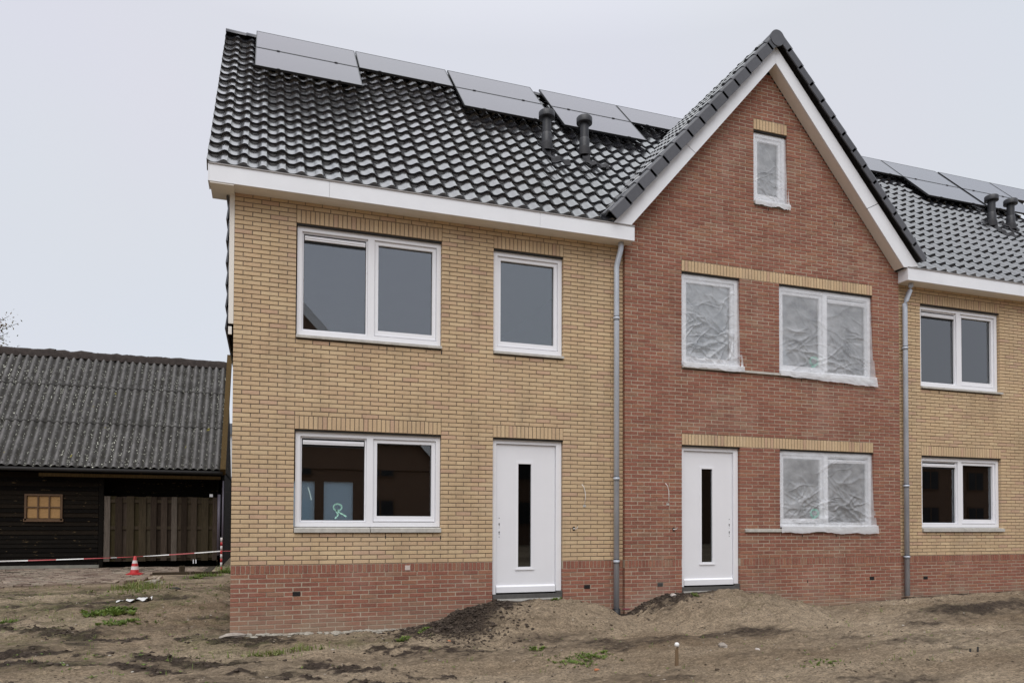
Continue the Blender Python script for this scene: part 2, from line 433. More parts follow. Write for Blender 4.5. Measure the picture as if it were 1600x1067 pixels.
def axis(segs):
    out = []
    for a, b, st in segs: out.extend(np.arange(a, b, st))
    return np.array(out + [segs[-1][1]])
gx = axis([(-1500, -200, 130), (-200, -40, 16), (-40, -10, 2.0), (-10, -6, 0.2), (-6, 14.5, 0.032), (14.5, 20, 0.3), (20, 60, 4), (60, 300, 24), (300, 1500, 150)])
gy = axis([(-1500, -200, 130), (-200, -30, 17), (-30, -8, 1.0), (-8, -5, 0.15), (-5, 0.35, 0.030), (0.35, 5.6, 0.055), (5.6, 12, 0.4), (12, 40, 4), (40, 200, 20), (200, 1500, 130)])
XX, YY = np.meshgrid(gx, gy)
ZZ = ground_h(XX, YY)
_, PILE, MOUND, BANK, DD = ground_parts(XX, YY)
LOAM_SHADE = np.clip(PILE * 1.25 + 0.95 * streak(XX, YY) + 0.40 * np.exp(-((YY + 1.5 + 0.12*np.sin(XX*1.3)) / 0.22)**2) * sstep(9.2, 10.8, XX) + 0.7 * np.exp(-((XX - 8.25 - 0.55*YY*-1) / 0.22)**2) * MOUND * sstep(0, -0.2, YY) + 0.5 * np.exp(-((YY + .02) / 0.14)**2) * (XX > 2.6) + 0.60 * sstep(0.0, 0.5, fbm(XX * 1.1, YY * 2.3, 4, 83)) * (0.35 + MOUND) + 0.14 * MOUND + 0.25 * sstep(0.15, 0.5, fbm(XX * 0.5, YY * 1.6, 4, 87)), 0, 1)  # dark soil on heap, tracks and bank; the mound crease term is painted shade
DRY = np.clip(0.5 + 0.9 * fbm(XX * 0.35, YY * 0.9, 4, 93), 0, 1) * (1 - 0.4 * MOUND)
MOSS = np.clip(0.8 * np.exp(-((YY + 0.75) / 0.33)**2) * sstep(0.3, 1.2, XX) * sstep(2.6, 1.9, XX) + sstep(0.0, 0.5, fbm(XX * 0.9, YY * 1.4, 4, 101) + 0.15) * sstep(2.8, 1.0, XX) * sstep(-1.7, -0.9, YY) * 0.9 + 0.25 * sstep(0.2, 0.6, fbm(XX * 1.3, YY * 1.3, 3, 107)), 0, 1)
nx_, ny_ = len(gx), len(gy)
vco = np.stack([XX, YY, ZZ], -1).reshape(-1, 3)
ii = np.arange(nx_ * ny_).reshape(ny_, nx_)
fc = np.stack([ii[:-1, :-1], ii[:-1, 1:], ii[1:, 1:], ii[1:, :-1]], -1).reshape(-1, 4)
me = bpy.data.meshes.new("ground")
me.vertices.add(len(vco)); me.vertices.foreach_set("co", vco.ravel())
me.loops.add(fc.size); me.loops.foreach_set("vertex_index", fc.ravel())
me.polygons.add(len(fc)); me.polygons.foreach_set("loop_start", np.arange(0, fc.size, 4)); me.polygons.foreach_set("loop_total", np.full(len(fc), 4))
me.update(calc_edges=True)
me.polygons.foreach_set("use_smooth", np.ones(len(fc), bool))
for nm, arr in (("loam_shade", LOAM_SHADE), ("dry", DRY), ("moss", MOSS)):
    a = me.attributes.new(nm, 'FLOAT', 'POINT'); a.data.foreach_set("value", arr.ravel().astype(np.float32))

def nt_sub(nt, sock, v):
    q = nt.nodes.new("ShaderNodeMath"); q.operation = 'SUBTRACT'; q.inputs[1].default_value = v; nt.links.new(sock, q.inputs[0]); return q.outputs[0]
def mat_ground():
    mt, nt, b = new_mat("bare_soil")
    n1 = noise_node(nt, 3.5, 8, 0.7, coord="Position"); n2 = noise_node(nt, 38, 6, 0.75, coord="Position"); n3 = noise_node(nt, 140, 3, 0.7, coord="Position")
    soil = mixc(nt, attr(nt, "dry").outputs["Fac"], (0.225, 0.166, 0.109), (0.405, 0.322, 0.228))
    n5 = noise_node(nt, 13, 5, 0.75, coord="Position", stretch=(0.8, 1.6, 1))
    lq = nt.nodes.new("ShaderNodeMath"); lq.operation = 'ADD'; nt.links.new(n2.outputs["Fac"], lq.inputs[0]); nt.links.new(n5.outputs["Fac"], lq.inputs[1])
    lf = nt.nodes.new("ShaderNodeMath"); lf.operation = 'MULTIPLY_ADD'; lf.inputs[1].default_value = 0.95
    nt.links.new(lq.outputs[0], lf.inputs[0]); nt.links.new(attr(nt, "loam_shade").outputs["Fac"], lf.inputs[2])
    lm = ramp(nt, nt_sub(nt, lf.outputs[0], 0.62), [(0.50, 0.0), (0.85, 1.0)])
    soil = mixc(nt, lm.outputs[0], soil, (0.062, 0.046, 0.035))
    ms = nt.nodes.new("ShaderNodeMath"); ms.operation = 'MULTIPLY'
    nt.links.new(attr(nt, "moss").outputs["Fac"], ms.inputs[0]); nt.links.new(ramp(nt, n1.outputs["Fac"], [(0.42, 0.0), (0.65, 0.75)]).outputs[0], ms.inputs[1])
    soil = mixc(nt, ms.outputs[0], soil, (0.13, 0.125, 0.055))
    soil = mixc(nt, 1.0, soil, ramp(nt, n2.outputs["Fac"], [(0.34, 0.42), (0.66, 1.45)]).outputs[0], 'MULTIPLY')  # strong dark/light grain painted in to stand for shading of the soil relief
    n4 = noise_node(nt, 9, 6, 0.7, coord="Position", stretch=(0.7, 1.5, 1))
    soil = mixc(nt, 1.0, soil, ramp(nt, n4.outputs["Fac"], [(0.34, 0.66), (0.62, 1.16)]).outputs[0], 'MULTIPLY')
    peb = ramp(nt, n3.outputs["Fac"], [(0.66, 0.0), (0.72, 0.5)])
    soil = mixc(nt, peb.outputs[0], soil, (0.42, 0.38, 0.32))
    nt.links.new(soil, b.inputs["Base Color"]); b.inputs["Roughness"].default_value = 0.95; b.inputs["Specular IOR Level"].default_value = 0.15
    ad = nt.nodes.new("ShaderNodeMath"); ad.operation = 'MULTIPLY_ADD'; ad.inputs[1].default_value = 0.35
    nt.links.new(n3.outputs["Fac"], ad.inputs[0]); nt.links.new(n2.outputs["Fac"], ad.inputs[2])
    bump(nt, b, ad.outputs[0], 1.0, 0.03)
    return mt
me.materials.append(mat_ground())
ground = bpy.data.objects.new("ground", me); COL.objects.link(ground)
tag(ground, "bare sandy building-site soil with dark churned earth", None, None, "structure")

# ---------------------------------------------------------------- houses
H, BL, J = 0.05974, 0.22, 0.011       # course height, brick module, joint
TANM = math.tan(R(46.7)); CM, SM = math.cos(R(46.7)), math.sin(R(46.7))
EAVE = Vector((0, -0.283, 5.067))     # main roof eave line
ZF = 4.54                             # underside of first-floor lintels
ZG = 30 * H                           # underside of ground-floor lintels

def cuts(a, b, holes):
    "interval [a,b] minus holes"
    out = [(a, b)]
    for h0, h1 in holes:
        nxt = []
        for s, t in out:
            if h1 <= s or h0 >= t: nxt.append((s, t)); continue
            if h0 > s: nxt.append((s, h0))
            if h1 < t: nxt.append((t if False else h1, t))
        out = nxt
    return [(s, t) for s, t in out if t - s > 0.012]

BR_VAR = {}
def brick_mesh(l, hh, mat, var):
    key = (round(l, 3), round(hh, 3), mat.name, var)
    if key not in BR_VAR:
        mb = MB(); mb.tone = (var + 0.5) / 12
        mb.cbox(-l/2, l/2, 0, 0.1, -hh/2, hh/2)
        BR_VAR[key] = mb.mesh("brick", mat)
    return BR_VAR[key]

class Wall:
    def __init__(s, house, Y, name="wall"):
        s.house, s.Y, s.b, s.mort = house, Y, [], MB()
    def brick(s, x0, x1, z0, z1, mat):
        s.b.append((x0, x1, z0, z1, mat))
    def row(s, a, b, z0, z1, phase, holes, mat, mi):
        for p, q in cuts(a, b, holes):
            s.mort.mat = mi
            s.mort.box(p + 0.003, q - 0.003, s.Y + (0.008 if mi == 0 else 0.004), s.Y + 0.095, z0 - 0.0003, z1 + 0.0003, skip="k")
            k = math.floor((p - phase) / BL); first = True
            if phase + (k + 1) * BL - p < 0.06: k += 1
            while phase + k * BL < q:
                u, v = (p if first else max(phase + k * BL, p)), min(phase + (k + 1) * BL, q)
                first = False
                if q - v < 0.06: v = q
                if v - u > 0.035:
                    s.brick(u + (J/2 if u > p + 1e-6 else 0.001), v - (J/2 if v < q - 1e-6 else 0.001), z0 + J/2, z1 - J/2, mat)
                k += 1
    def soldiers(s, a, b, z0, z1, mat, mi, pitch=0.06):
        n = round((b - a) / pitch); w = (b - a) / n
        s.mort.mat = mi
        s.mort.box(a + 0.003, b - 0.003, s.Y + 0.008, s.Y + 0.095, z0, z1, skip="k")
        for k in range(n):
            s.brick(a + k*w + 0.005, a + (k+1)*w - 0.005, z0 + 0.004, z1 - 0.006, mat)
    def finish(s, limit=300):
        wall = s.mort.build("wall", [M_MORY, M_MORR], s.house)
        def score(b):
            c = Vector(((b[0]+b[1])/2, s.Y, (b[2]+b[3])/2))
            if b[3] < GH(c.x, -0.1) + 0.01: return -1
            d = c - CAM; f = d.dot(_f)
            u, v = d.dot(_r) / f * 1140 + 800, 533.5 + 256.4 - d.dot(_u) / f * 1140
            if not (0 < u < 1600 and 0 < v < 1067): return -1
            return (b[1]-b[0]) * (b[3]-b[2]) * -d.y / f**3
        sc = sorted(s.b, key=score, reverse=True)
        rest = MB()
        for i, (x0, x1, z0, z1, mat) in enumerate(sc):
            var = random.randrange(12)
            dy = random.uniform(-0.0022, 0.0022) * (1.0 if mat is M_YEL else 1.3)
            if i < limit:
                l, hh = round(x1 - x0, 3), round(z1 - z0, 3)
                M = Matrix.Translation(((x0+x1)/2, s.Y + dy, (z0+z1)/2)) @ Euler((random.gauss(0, .006), random.gauss(0, .0025), random.gauss(0, .004))).to_matrix().to_4x4()
                inst("brick", brick_mesh(l, hh, mat, var), wall, M)
            else:
                rest.tone = (var + 0.5) / 12; rest.mat = 0 if mat is M_YEL else 1
                jz = random.uniform(-.0012, .0012)
                rest.cbox(x0, x1, s.Y + dy, s.Y + 0.1, z0 + jz, z1 + jz)
        o = rest.build("brick", [M_YEL, M_RED], wall); o["kind"] = "stuff"
        return wall

def courses(w, a, b, top, holes, main, mi, ph):
    "ordinary courses above the plinth up to 'top'; holes are (x0,x1,z0,z1)"
    r = 0
    while r * H < top - 0.01:
        z0, z1 = r * H, min((r + 1) * H, top)
        hs = [(h[0], h[1]) for h in holes if h[2] < z1 - 0.012 and h[3] > z0 + 0.012]
        w.row(a, b, z0, z1, ph + (0 if r % 2 == 0 else BL/2), hs, main, mi); r += 1
def plinth(w, a, b, holes, ph):
    for p, q in cuts(a, b, [(h[0], h[1]) for h in holes if h[2] < -0.05]):
        w.soldiers(p, q, -0.115, 0.0, M_RED, 1)
    for r in range(15):
        z1 = -0.115 - r * H; z0 = z1 - H
        hs = [(h[0], h[1]) for h in holes if h[2] < z1 - 0.012 and h[3] > z0 + 0.012]
        w.row(a, b, z0, z1, ph + (0 if r % 2 == 0 else BL/2), hs, M_RED, 1)

def win_part(house, name, x0, x1, z0, z1, Y, sash="right", vent=True, single=False):
    "white framed window: outer frame > sash, pane, ventilation grille"
    fr = MB(); yb = Y + 0.09
    w = 0.062
    fr.box(x0, x0+w, Y, yb, z0, z1); fr.box(x1-w, x1, Y, yb, z0, z1)
    fr.box(x0+w, x1-w, Y+0.001, yb, z1-w, z1); fr.box(x0+w, x1-w, Y+0.001, yb, z0, z0+w)
    lights = []
    if single: lights = [(x0+w, x1-w, True)]
    else:
        mx = x0 + (x1-x0)*0.5; 
        mx = mx if sash == "right" else mx
        fr.box(mx-0.045, mx+0.045, Y+0.002, yb, z0+w, z1-w)
        lights = [(x0+w, mx-0.045, sash == "left"), (mx+0.045, x1-w, sash == "right")]
    f = fr.build(name, M_WHITE, house)
    for a, b, is_sash in lights:
        c, d = z0+w, z1-w
        if is_sash:
            s = MB(); t = 0.055; ys = Y + 0.022
            s.box(a+.004, a+t, ys, yb-.004, c+.004, d-.004); s.box(b-t, b-.004, ys, yb-.004, c+.004, d-.004)
            s.box(a+t, b-t, ys+.001, yb-.004, d-t, d-.004); s.box(a+t, b-t, ys+.001, yb-.004, c+.004, c+t+0.03)
            s.box(a+.01, b-.01, ys-0.012, ys, c+.010, c+.024)
            s.build("sash", M_WHITE, f)
            g = (a+t, b-t, c+t+0.03, d-t)
        else:
            s = MB(); t = 0.022; ys = Y + 0.03
            s.box(a+.002, a+t, ys, yb-.004, c+.002, d-.002); s.box(b-t, b-.002, ys, yb-.004, c+.002, d-.002)
            s.box(a+t, b-t, ys+.001, yb-.004, d-t, d-.002); s.box(a+t, b-t, ys+.001, yb-.004, c+.002, c+t)
            s.box(a+.004, b-.004, ys-0.014, ys, c+.003, c+.016)
            s.build("glazing_bead", M_WHITE, f)
            g = (a+t, b-t, c+t, d-t)
            if vent:
                v = MB(); v.box(g[0]+.012, g[1]-.012, Y+0.022, Y+0.052, g[3]-0.082, g[3]-0.026)
                v.box(g[0]+.014, g[1]-.014, Y+0.016, Y+0.022, g[3]-0.058, g[3]-0.052)
                v.build("vent_grille", M_WHITE, f)
                k = MB(); k.box(g[0], g[1], Y+0.053, Y+0.062, g[3]-0.112, g[3])
                k.build("vent_backing", M_BLACK, f)
        p = MB(); p.box(g[0]-.004, g[1]+.004, Y+0.066, Y+0.070, g[2]-.004, g[3]+.004)
        p.build("pane", M_GLASS, f)
        q = MB()
        for (xa, xb, za, zb) in ((g[0], g[0]+.006, g[2], g[3]), (g[1]-.006, g[1], g[2], g[3]), (g[0]+.006, g[1]-.006, g[3]-.006, g[3]), (g[0]+.006, g[1]-.006, g[2], g[2]+.006)):
            q.box(xa, xb, Y+0.061, Y+0.065, za, zb)
        q.build("gasket", M_BLACK, f)
    return f

def sill(house, segs, z0, z1, Y):
    for a, b in segs:
        s = MB()
        s.prism_x = None
        # sloping top, small drip nose
        pts = [(Y-0.035, z0), (Y-0.035, z1-0.022), (Y+0.13, z1), (Y+0.13, z0)]
        k = len(pts)
        n = s.add([(a, p[0], p[1]) for p in pts] + [(b, p[0], p[1]) for p in pts])
        s.face(*[n+i for i in range(k)]); s.face(*[n+k+i for i in reversed(range(k))])
        for i in range(k):
            j = (i+1) % k; s.face(n+j, n+i, n+k+i, n+k+j)
        s.build("window_sill", M_CONC, house)

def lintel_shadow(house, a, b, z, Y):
    s = MB(); s.box(a+.002, b-.002, Y+0.018, Y+0.125, z-0.022, z-0.001)  # dark strip put in as the shadow line below the lintel
    s.build("lintel_shadow_strip", M_DARK, house)

def front_door(house, x0, x1, z0, z1, Y, latch):
    f = MB(); w = 0.055; wl_, wr = (0.052, 0.085)
    f.box(x0, x0+wl_, Y, Y+0.09, z0+0.0, z1); f.box(x1-wr, x1, Y, Y+0.09, z0+0.035, z1); f.box(x0+wl_, x1-wr, Y+0.001, Y+0.09, z1-0.058, z1)
    d = f.build("front_door", M_WHITE, house)
    a, b, c, t = x0+wl_+.004, x1-wr-.006, z0+0.03, z1-0.063
    s = MB(); ys = Y+0.03
    gx0, gx1 = a + (b-a)*0.372, a + (b-a)*0.592
    gz0, gz1 = c + (t-c)*0.168, c + (t-c)*0.870
    s.box(a, gx0, ys, ys+0.05, c, t); s.box(gx1, b, ys, ys+0.05, c, t)
    s.box(gx0, gx1, ys, ys+0.05, c, gz0); s.box(gx0, gx1, ys, ys+0.05, gz1, t)
    s.build("door_leaf", M_DOOR, d)
    bd = MB(); e = 0.034
    bd.box(gx0-e, gx0, ys-0.008, ys-.0005, gz0-e, gz1+e); bd.box(gx1, gx1+e, ys-0.008, ys-.0005, gz0-e, gz1+e)
    bd.box(gx0, gx1, ys-0.008, ys-.0005, gz1, gz1+e); bd.box(gx0, gx1, ys-0.008, ys-.0005, gz0-e, gz0)
    bd.box(gx0-e-.012, gx1+e+.012, ys-0.014, ys-.0085, gz0-e-.012, gz0-e+.012)
    bd.build("glazing_bead", M_WHITE, d)
    p = MB(); p.box(gx0-.003, gx1+.003, ys+0.018, ys+0.022, gz0-.003, gz1+.003); p.build("pane", M_DGLASS, d)
    kb = MB()
    kb.box(a+.004, b-.004, ys-0.035, ys-.0005, c-.006, c+0.075)
    n = kb.add([(a+.004, ys-.035, c+.0755), (b-.004, ys-.035, c+.0755), (b-.004, ys-.0005, c+.10), (a+.004, ys-.0005, c+.10)]); kb.face(n, n+1, n+2, n+3)
    kb.build("weather_bar", M_WHITE, d)
    lx = a + 0.055 if latch == "left" else b - 0.055
    lk = MB()
    for dz, ww, hh in ((0.16, .010, .012), (0.075, .016, .022), (0.055, .008, .02), (-0.045, .016, .022), (-0.07, .008, .02), (-0.115, .008, .012), (0.02, .006, .008)):
        zz = 0.47 + dz; lk.box(lx-ww/2, lx+ww/2, ys-0.0025, ys+0.004, zz-hh/2, zz+hh/2)
    lk.build("lock_hole", M_BLACK, d)
    st = MB(); st.box(x0-.002, x1+.002, Y-0.035, Y+0.12, z0-0.062, z0-0.002); st.box(x0-.002, x0+wl_+.002, Y-0.037, Y-0.002, z0-.001, z0+0.004); st.box(x1-wr-.002, x1+.002, Y-0.037, Y+.1, z0-.001, z0+0.033)
    st.build("threshold", M_STONE, d)
    cc = MB(); cc.box(x0+.02, x1-.02, Y-0.05, Y+0.12, z0-0.40, z0-0.064); cc.build("step_footing", M_CONC, d)
    return d

def downpipe(house, x, Y, ztop, zbot, bends):
    p = MB(); p.smooth = True; r = 0.042
    dx = bends
    p.tube([(x+dx, Y-0.135, ztop), (x+dx, Y-0.135, ztop-0.06), (x+dx*.85, Y-0.13, ztop-0.12), (x+dx*.2, Y-0.085, ztop-0.30), (x, Y-0.075, ztop-0.36), (x, Y-0.075, ztop-0.44), (x, Y-0.075, zbot)], r, 16)
    d = p.build("downpipe", M_ZINC, house)
    for z in (3.676, 1.234, -0.016):
        c = MB(); c.smooth = True
        c.tube([(x, Y-0.075, z-0.018), (x, Y-0.075, z-0.016), (x, Y-0.075, z+0.016), (x, Y-0.075, z+0.018)], [r+.002, r+.007, r+.007, r+.002], 16)
        c.box(x-.012, x+.012, Y-0.045, Y+0.002, z-0.010, z+0.010)
        c.build("pipe_bracket", M_ZINC, d)
        for zz in (z - 0.030, z + 0.030):
            k = MB(); k.smooth = True; k.tube([(x, Y-0.075, zz-0.004), (x, Y-0.075, zz+0.004)], r+.0035, 16); k.build("pipe_joint", M_BLACK, d)
    return d

def air_brick(house, x, z, Y, col=M_BLACK):
    a = MB(); a.box(x-0.048, x+0.048, Y-0.003, Y+0.05, z-0.028, z+0.028)
    v = a.build("air_brick", col, house)
    s = MB()
    for k in range(3): s.box(x-0.042, x+0.042, Y-0.006, Y-.0032, z-0.018+k*0.015, z-0.013+k*0.015)
    s.build("louvre", M_DARK, v)

def lamp_cable(house, x, z, Y):
    c = MB(); c.smooth = True
    pts = [(x+.045, Y+.01, z-.30), (x+.04, Y-.02, z-.29), (x+.05, Y-.03, z-.2), (x+.045, Y-.03, z-.12), (x+.02, Y-.035, z-.04), (x-.01, Y-.03, z)]
    c.tube(pts, 0.0045, 8); c.build("lamp_cable", M_CABLE, house)
    b = MB(); b.box(x+.02, x+.07, Y-.004, Y+.02, z-.34, z-.305); b.build("mortar_patch", M_CONC, house)
def bell_hole(house, x, z, Y):
    b = MB(); b.box(x-.017, x+.017, Y-.003, Y+.03, z-.03, z+.03); h = b.build("bell_recess", M_BLACK, house)
    c = MB(); c.smooth = True; c.tube([(x-.008, Y-.01, z-.005), (x+.005, Y-.02, z+.002), (x+.02, Y-.02, z-.002), (x+.05, Y-.015, z+.004), (x+.055, Y-.012, z+.03)], 0.0042, 8); c.tube([(x-.006, Y-.014, z-.008), (x-.004, Y-.022, z+.006)], .009, 8)
    c.build("bell_wire", M_CABLE, h)

def weep(house, pts, Y):
    s = MB()
    for x, z in pts: s.box(x-0.006, x+0.006, Y-0.001, Y+0.01, z-0.022, z+0.022)
    s.build("weep_hole", M_BLACK, house)

# ---- roof tiles
TW, TG, TL = 0.235, 0.3145, 0.400
def tile_src(amp=0.046, flange=False, seg=10):
    mb = MB(); mb.smooth = True
    def prof(u): return amp * (0.5 + 0.5 * math.cos(2*math.pi*(u - 0.84)))**1.45 + 0.006 * u
    us = [i / seg for i in range(seg + 1)]
    TH = 0.046
    top0 = mb.add([(u*TW*1.03, 0, prof(u) + TH) for u in us])
    top1 = mb.add([(u*TW*1.03, TL, prof(u)) for u in us])
    for i in range(seg): mb.face(top0+i, top0+i+1, top1+i+1, top1+i)
    mb.smooth = False
    fr0 = mb.add([(u*TW*1.03, 0, prof(u) + TH) for u in us]); fr1 = mb.add([(u*TW*1.03, 0.004, prof(u) - 0.008) for u in us])
    for i in range(seg): mb.face(fr1+i, fr1+i+1, fr0+i+1, fr0+i)
    a = mb.add([(TW*1.03, 0, prof(1)+TH), (TW*1.03, TL, prof(1)), (TW*1.03, TL, prof(1)-.022), (TW*1.03, 0, prof(1)+TH-.026)]); mb.face(a+3, a+2, a+1, a)
    if flange:
        a = mb.add([(0, 0, prof(0)+TH), (0, TL, prof(0)), (0, TL, -0.10), (0, 0, -0.075)]); mb.face(a, a+1, a+2, a+3)
        a = mb.add([(0.015, 0, prof(0)+TH-.01), (0.015, TL, prof(0)-.01), (0.015, TL, -0.10), (0.015, 0, -0.075)]); mb.face(a+3, a+2, a+1, a)
        a = mb.add([(0, 0.002, prof(0)+TH), (0.015, 0.002, prof(0)+TH-.01), (0.015, 0.002, -.075), (0, .002, -.075)]); mb.face(a+3, a+2, a+1, a)
    return mb
T_SRC, T_FLG = tile_src(), tile_src(flange=True)
T_MESH = {}
def tile_mesh(flg, var, mat):
    k = (flg, var, mat.name)
    if k not in T_MESH:
        s = T_FLG if flg else T_SRC
        s.t = [(var + 0.5) / 6] * len(s.f); T_MESH[k] = s.mesh("pan_tile", mat)
    return T_MESH[k]

def roof_tiles(roof, places, mat, limit=300):
    "places: (matrix, flange)"
    def score(pl):
        c = pl[0] @ Vector((TW/2, TG/2, 0.04)); d = c - CAM; f = d.dot(_f)
        u, v = d.dot(_r) / f * 1140 + 800, 533.5 + 256.4 - d.dot(_u) / f * 1140
        if not (0 < u < 1600 and 0 < v < 1067) or pl[2]: return -1
        return 1 / f**2
    rest = MB()
    for i, pl in enumerate(sorted(places, key=score, reverse=True)):
        var = random.randrange(6)
        J_ = Matrix.Translation((random.gauss(0, .0012), random.gauss(0, .003), random.uniform(0, .003))) @ Euler((random.gauss(0, .004), random.gauss(0, .006), random.gauss(0, .004))).to_matrix().to_4x4()
        M = pl[0] @ J_
        if i < limit: inst("pan_tile", tile_mesh(pl[1], var, mat), roof, M)
        else: rest.tone = (var + 0.5) / 6; rest.merge(T_FLG if pl[1] else T_SRC, M)
    if rest.v:
        o = rest.build("pan_tile", mat, roof); o["kind"] = "stuff"

def basis(o, x, y, z):
    M = Matrix.Identity(4)
    for i in range(3): M[i][0], M[i][1], M[i][2], M[i][3] = x[i], y[i], z[i], o[i]
    return M
UP_MAIN, N_MAIN = Vector((0, CM, SM)), Vector((0, -SM, CM))
def main_pt(x, t, n=0.0): return Vector((x, EAVE.y, EAVE.z)) + UP_MAIN * t + N_MAIN * n
# gable geometry (front board edges)
APX, APZ = 8.243, 8.359
SLL, SLR = (8.359 - 5.066) / (8.243 - 5.319), (8.359 - 5.097) / (11.23 - 8.243)
GOFF = 0.12
def gable_z(x):
    "height of the gable tile bed"
    if x < APX: return APZ - SLL * (APX - x) + GOFF * math.sqrt(1 + SLL**2)
    return APZ - SLR * (x - APX) + GOFF * math.sqrt(1 + SLR**2)

def main_roof(house, x0, ncol, nrow, flange_first, hide):
    u = MB()
    xa, xb = x0 + 0.02, x0 + ncol * TW
    tg_ = (gable_z(APX) - EAVE.z) / SM - 0.1        # where the gable ridge meets this slope
    if flange_first: u.poly(main_pt(xa, 0.02, -0.05), main_pt(5.32, 0.02, -0.05), main_pt(APX, tg_, -0.05), main_pt(xb, tg_, -0.05), main_pt(xb, nrow*TG, -0.05), main_pt(xa, nrow*TG, -0.05))
    else: u.poly(main_pt(11.2, 0.02, -0.05), main_pt(xb, 0.02, -0.05), main_pt(xb, nrow*TG, -0.05), main_pt(xa, nrow*TG, -0.05), main_pt(xa, tg_, -0.05))
    rp = main_pt(0, nrow*TG, -0.06); yb, zb = 2*rp.y + 0.28, 5.03
    u.poly((xb, rp.y, rp.z), (xa, rp.y, rp.z), (xa, yb, zb), (xb, yb, zb))
    roof = u.build("roof", M_DARK, house)
    pl = []
    for r in range(nrow):
        for c in range(ncol):
            o = main_pt(x0 + c*TW, r*TG + 0.03, -0.072)
            hid = hide(x0 + (c + .5)*TW, o.y + .1, o.z + .1)
            if hid == 2: continue
            pl.append((basis(o, Vector((1,0,0)), UP_MAIN, N_MAIN), flange_first and c == 0, hid))
    roof_tiles(roof, pl, M_TILE)
    # ridge caps
    k = 0; x = xa - 0.02
    while x < xb:
        rc = MB(); rc.smooth = True
        n1 = [(math.cos(a)*0.115, math.sin(a)*0.095) for a in [math.pi*i/8 for i in range(9)]]
        r0 = rc.add([(x, rp.y + p[0]*1.06, rp.z + 0.005 + p[1]*1.08) for p in n1]); r1 = rc.add([(min(x+0.36, xb), rp.y + p[0], rp.z + p[1]) for p in n1])
        for i in range(8): rc.face(r0+i, r0+i+1, r1+i+1, r1+i)
        rc.smooth = False
        cc = rc.add([(x, rp.y, rp.z)]); 
        for i in range(8): rc.face(r0+i+1, r0+i, cc)
        rc.build("ridge_tile", M_VERGE, roof); x += 0.34; k += 1
    return roof

def flue(house, x, t):
    b = main_pt(x, t, 0.03); r = 0.078
    p = MB(); p.smooth = True
    p.lathe([(r, -0.1), (r, 0.0), (r, 0.47)], 20, b); p.lathe([(r+.012, 0.0), (r+.012, 0.17), (r+.002, 0.20)], 20, b)
    v = p.build("vent_pipe", M_FLUE, house)
    c = MB(); c.smooth = True
    c.lathe([(r-.01, 0.46), (0.138, 0.46), (0.140, 0.475), (0.140, 0.555), (0.128, 0.572), (0.02, 0.582)], 24, b)
    c.build("cap", M_FLUE, v)
    # moulded base tile and lead apron draped over the tiles below
    s = MB(); s.smooth = True
    s.lathe([(0.115, -0.12), (0.105, 0.0), (0.095, 0.03), (r+.004, 0.05)], 20, b)
    s.build("flashing_cone", M_LEAD, v)
    a = MB(); nu, nt_ = 26, 12
    x0_, x1_ = x - 0.24, x + 0.30
    g = []
    for j in range(nt_ + 1):
        for i in range(nu + 1):
            xx = x0_ + (x1_-x0_) * i/nu + 0.012*math.sin(j*1.1); tt = t - 0.62 + 0.80 * j/nt_ + 0.012*math.sin(i*.7)
            uu = ((xx + 0.325) / TW) % 1.0
            row = (tt % TG) / TG
            hh = 0.046*(0.5+0.5*math.cos(2*math.pi*(uu-0.84)))**1.45 + 0.043*(1-row) - 0.062 + 0.016 + 0.004*random.random()
            g.append(main_pt(xx, tt, hh))
    n = a.add(g)
    for j in range(nt_):
        for i in range(nu):
            dxx = (i + .5)/nu - 0.45; dt = (j + .5)/nt_
            ok = (abs(dxx) < 0.26 and 0.62 < dt) or (0.24 < dt <= 0.62 and -0.24 < dxx + .08*(dt-.4) < 0.06) or (dt <= 0.24 and -0.12 < dxx < 0.5)
            if not ok: continue
            a.face(n + j*(nu+1) + i, n + j*(nu+1) + i+1, n + (j+1)*(nu+1) + i+1, n + (j+1)*(nu+1) + i)
    a.build("lead_apron", M_LEAD, v)

def eaves(house, x0, x1, joints, left_return, right_cap):
    Y = -0.27; z0, z1 = 4.82, 5.035
    xs = [x0] + joints + [x1]
    for a, b in zip(xs[:-1], xs[1:]):
        f = MB(); f.box(a + .0015, b - .0015, Y, Y + 0.022, z0, z1); f.build("fascia_board", M_FASC, house)
    g = MB(); g.box(x0 - 0.006, x1 + 0.012, Y - 0.012, Y + 0.03, z1 + .001, z1 + 0.016); g.build("gutter_edge", M_LIP, house)
    gt = MB(); gt.box(x0 + .01, x1 - .01, Y + 0.03, -0.10, z1 - 0.03, z1 - 0.015); gt.build("gutter", M_LIP, house)
    s = MB(); s.box(x0 + 0.002, x1 - 0.002, Y + 0.0225, 0.001 if not left_return else 0.001, z0 + .004, z0 + 0.016); s.build("soffit", M_SOFF, house)
    for xx, fl in ((x0, -1), (x1, 1)):
        e_ = MB(); yb = -0.003
        e_.box(xx - (0.0 if fl > 0 else 0.012), xx + (0.012 if fl > 0 else 0.0), Y + .0005, yb, z0 + .0015, z1 - .0005); e_.build("fascia_end", M_FASC, house)

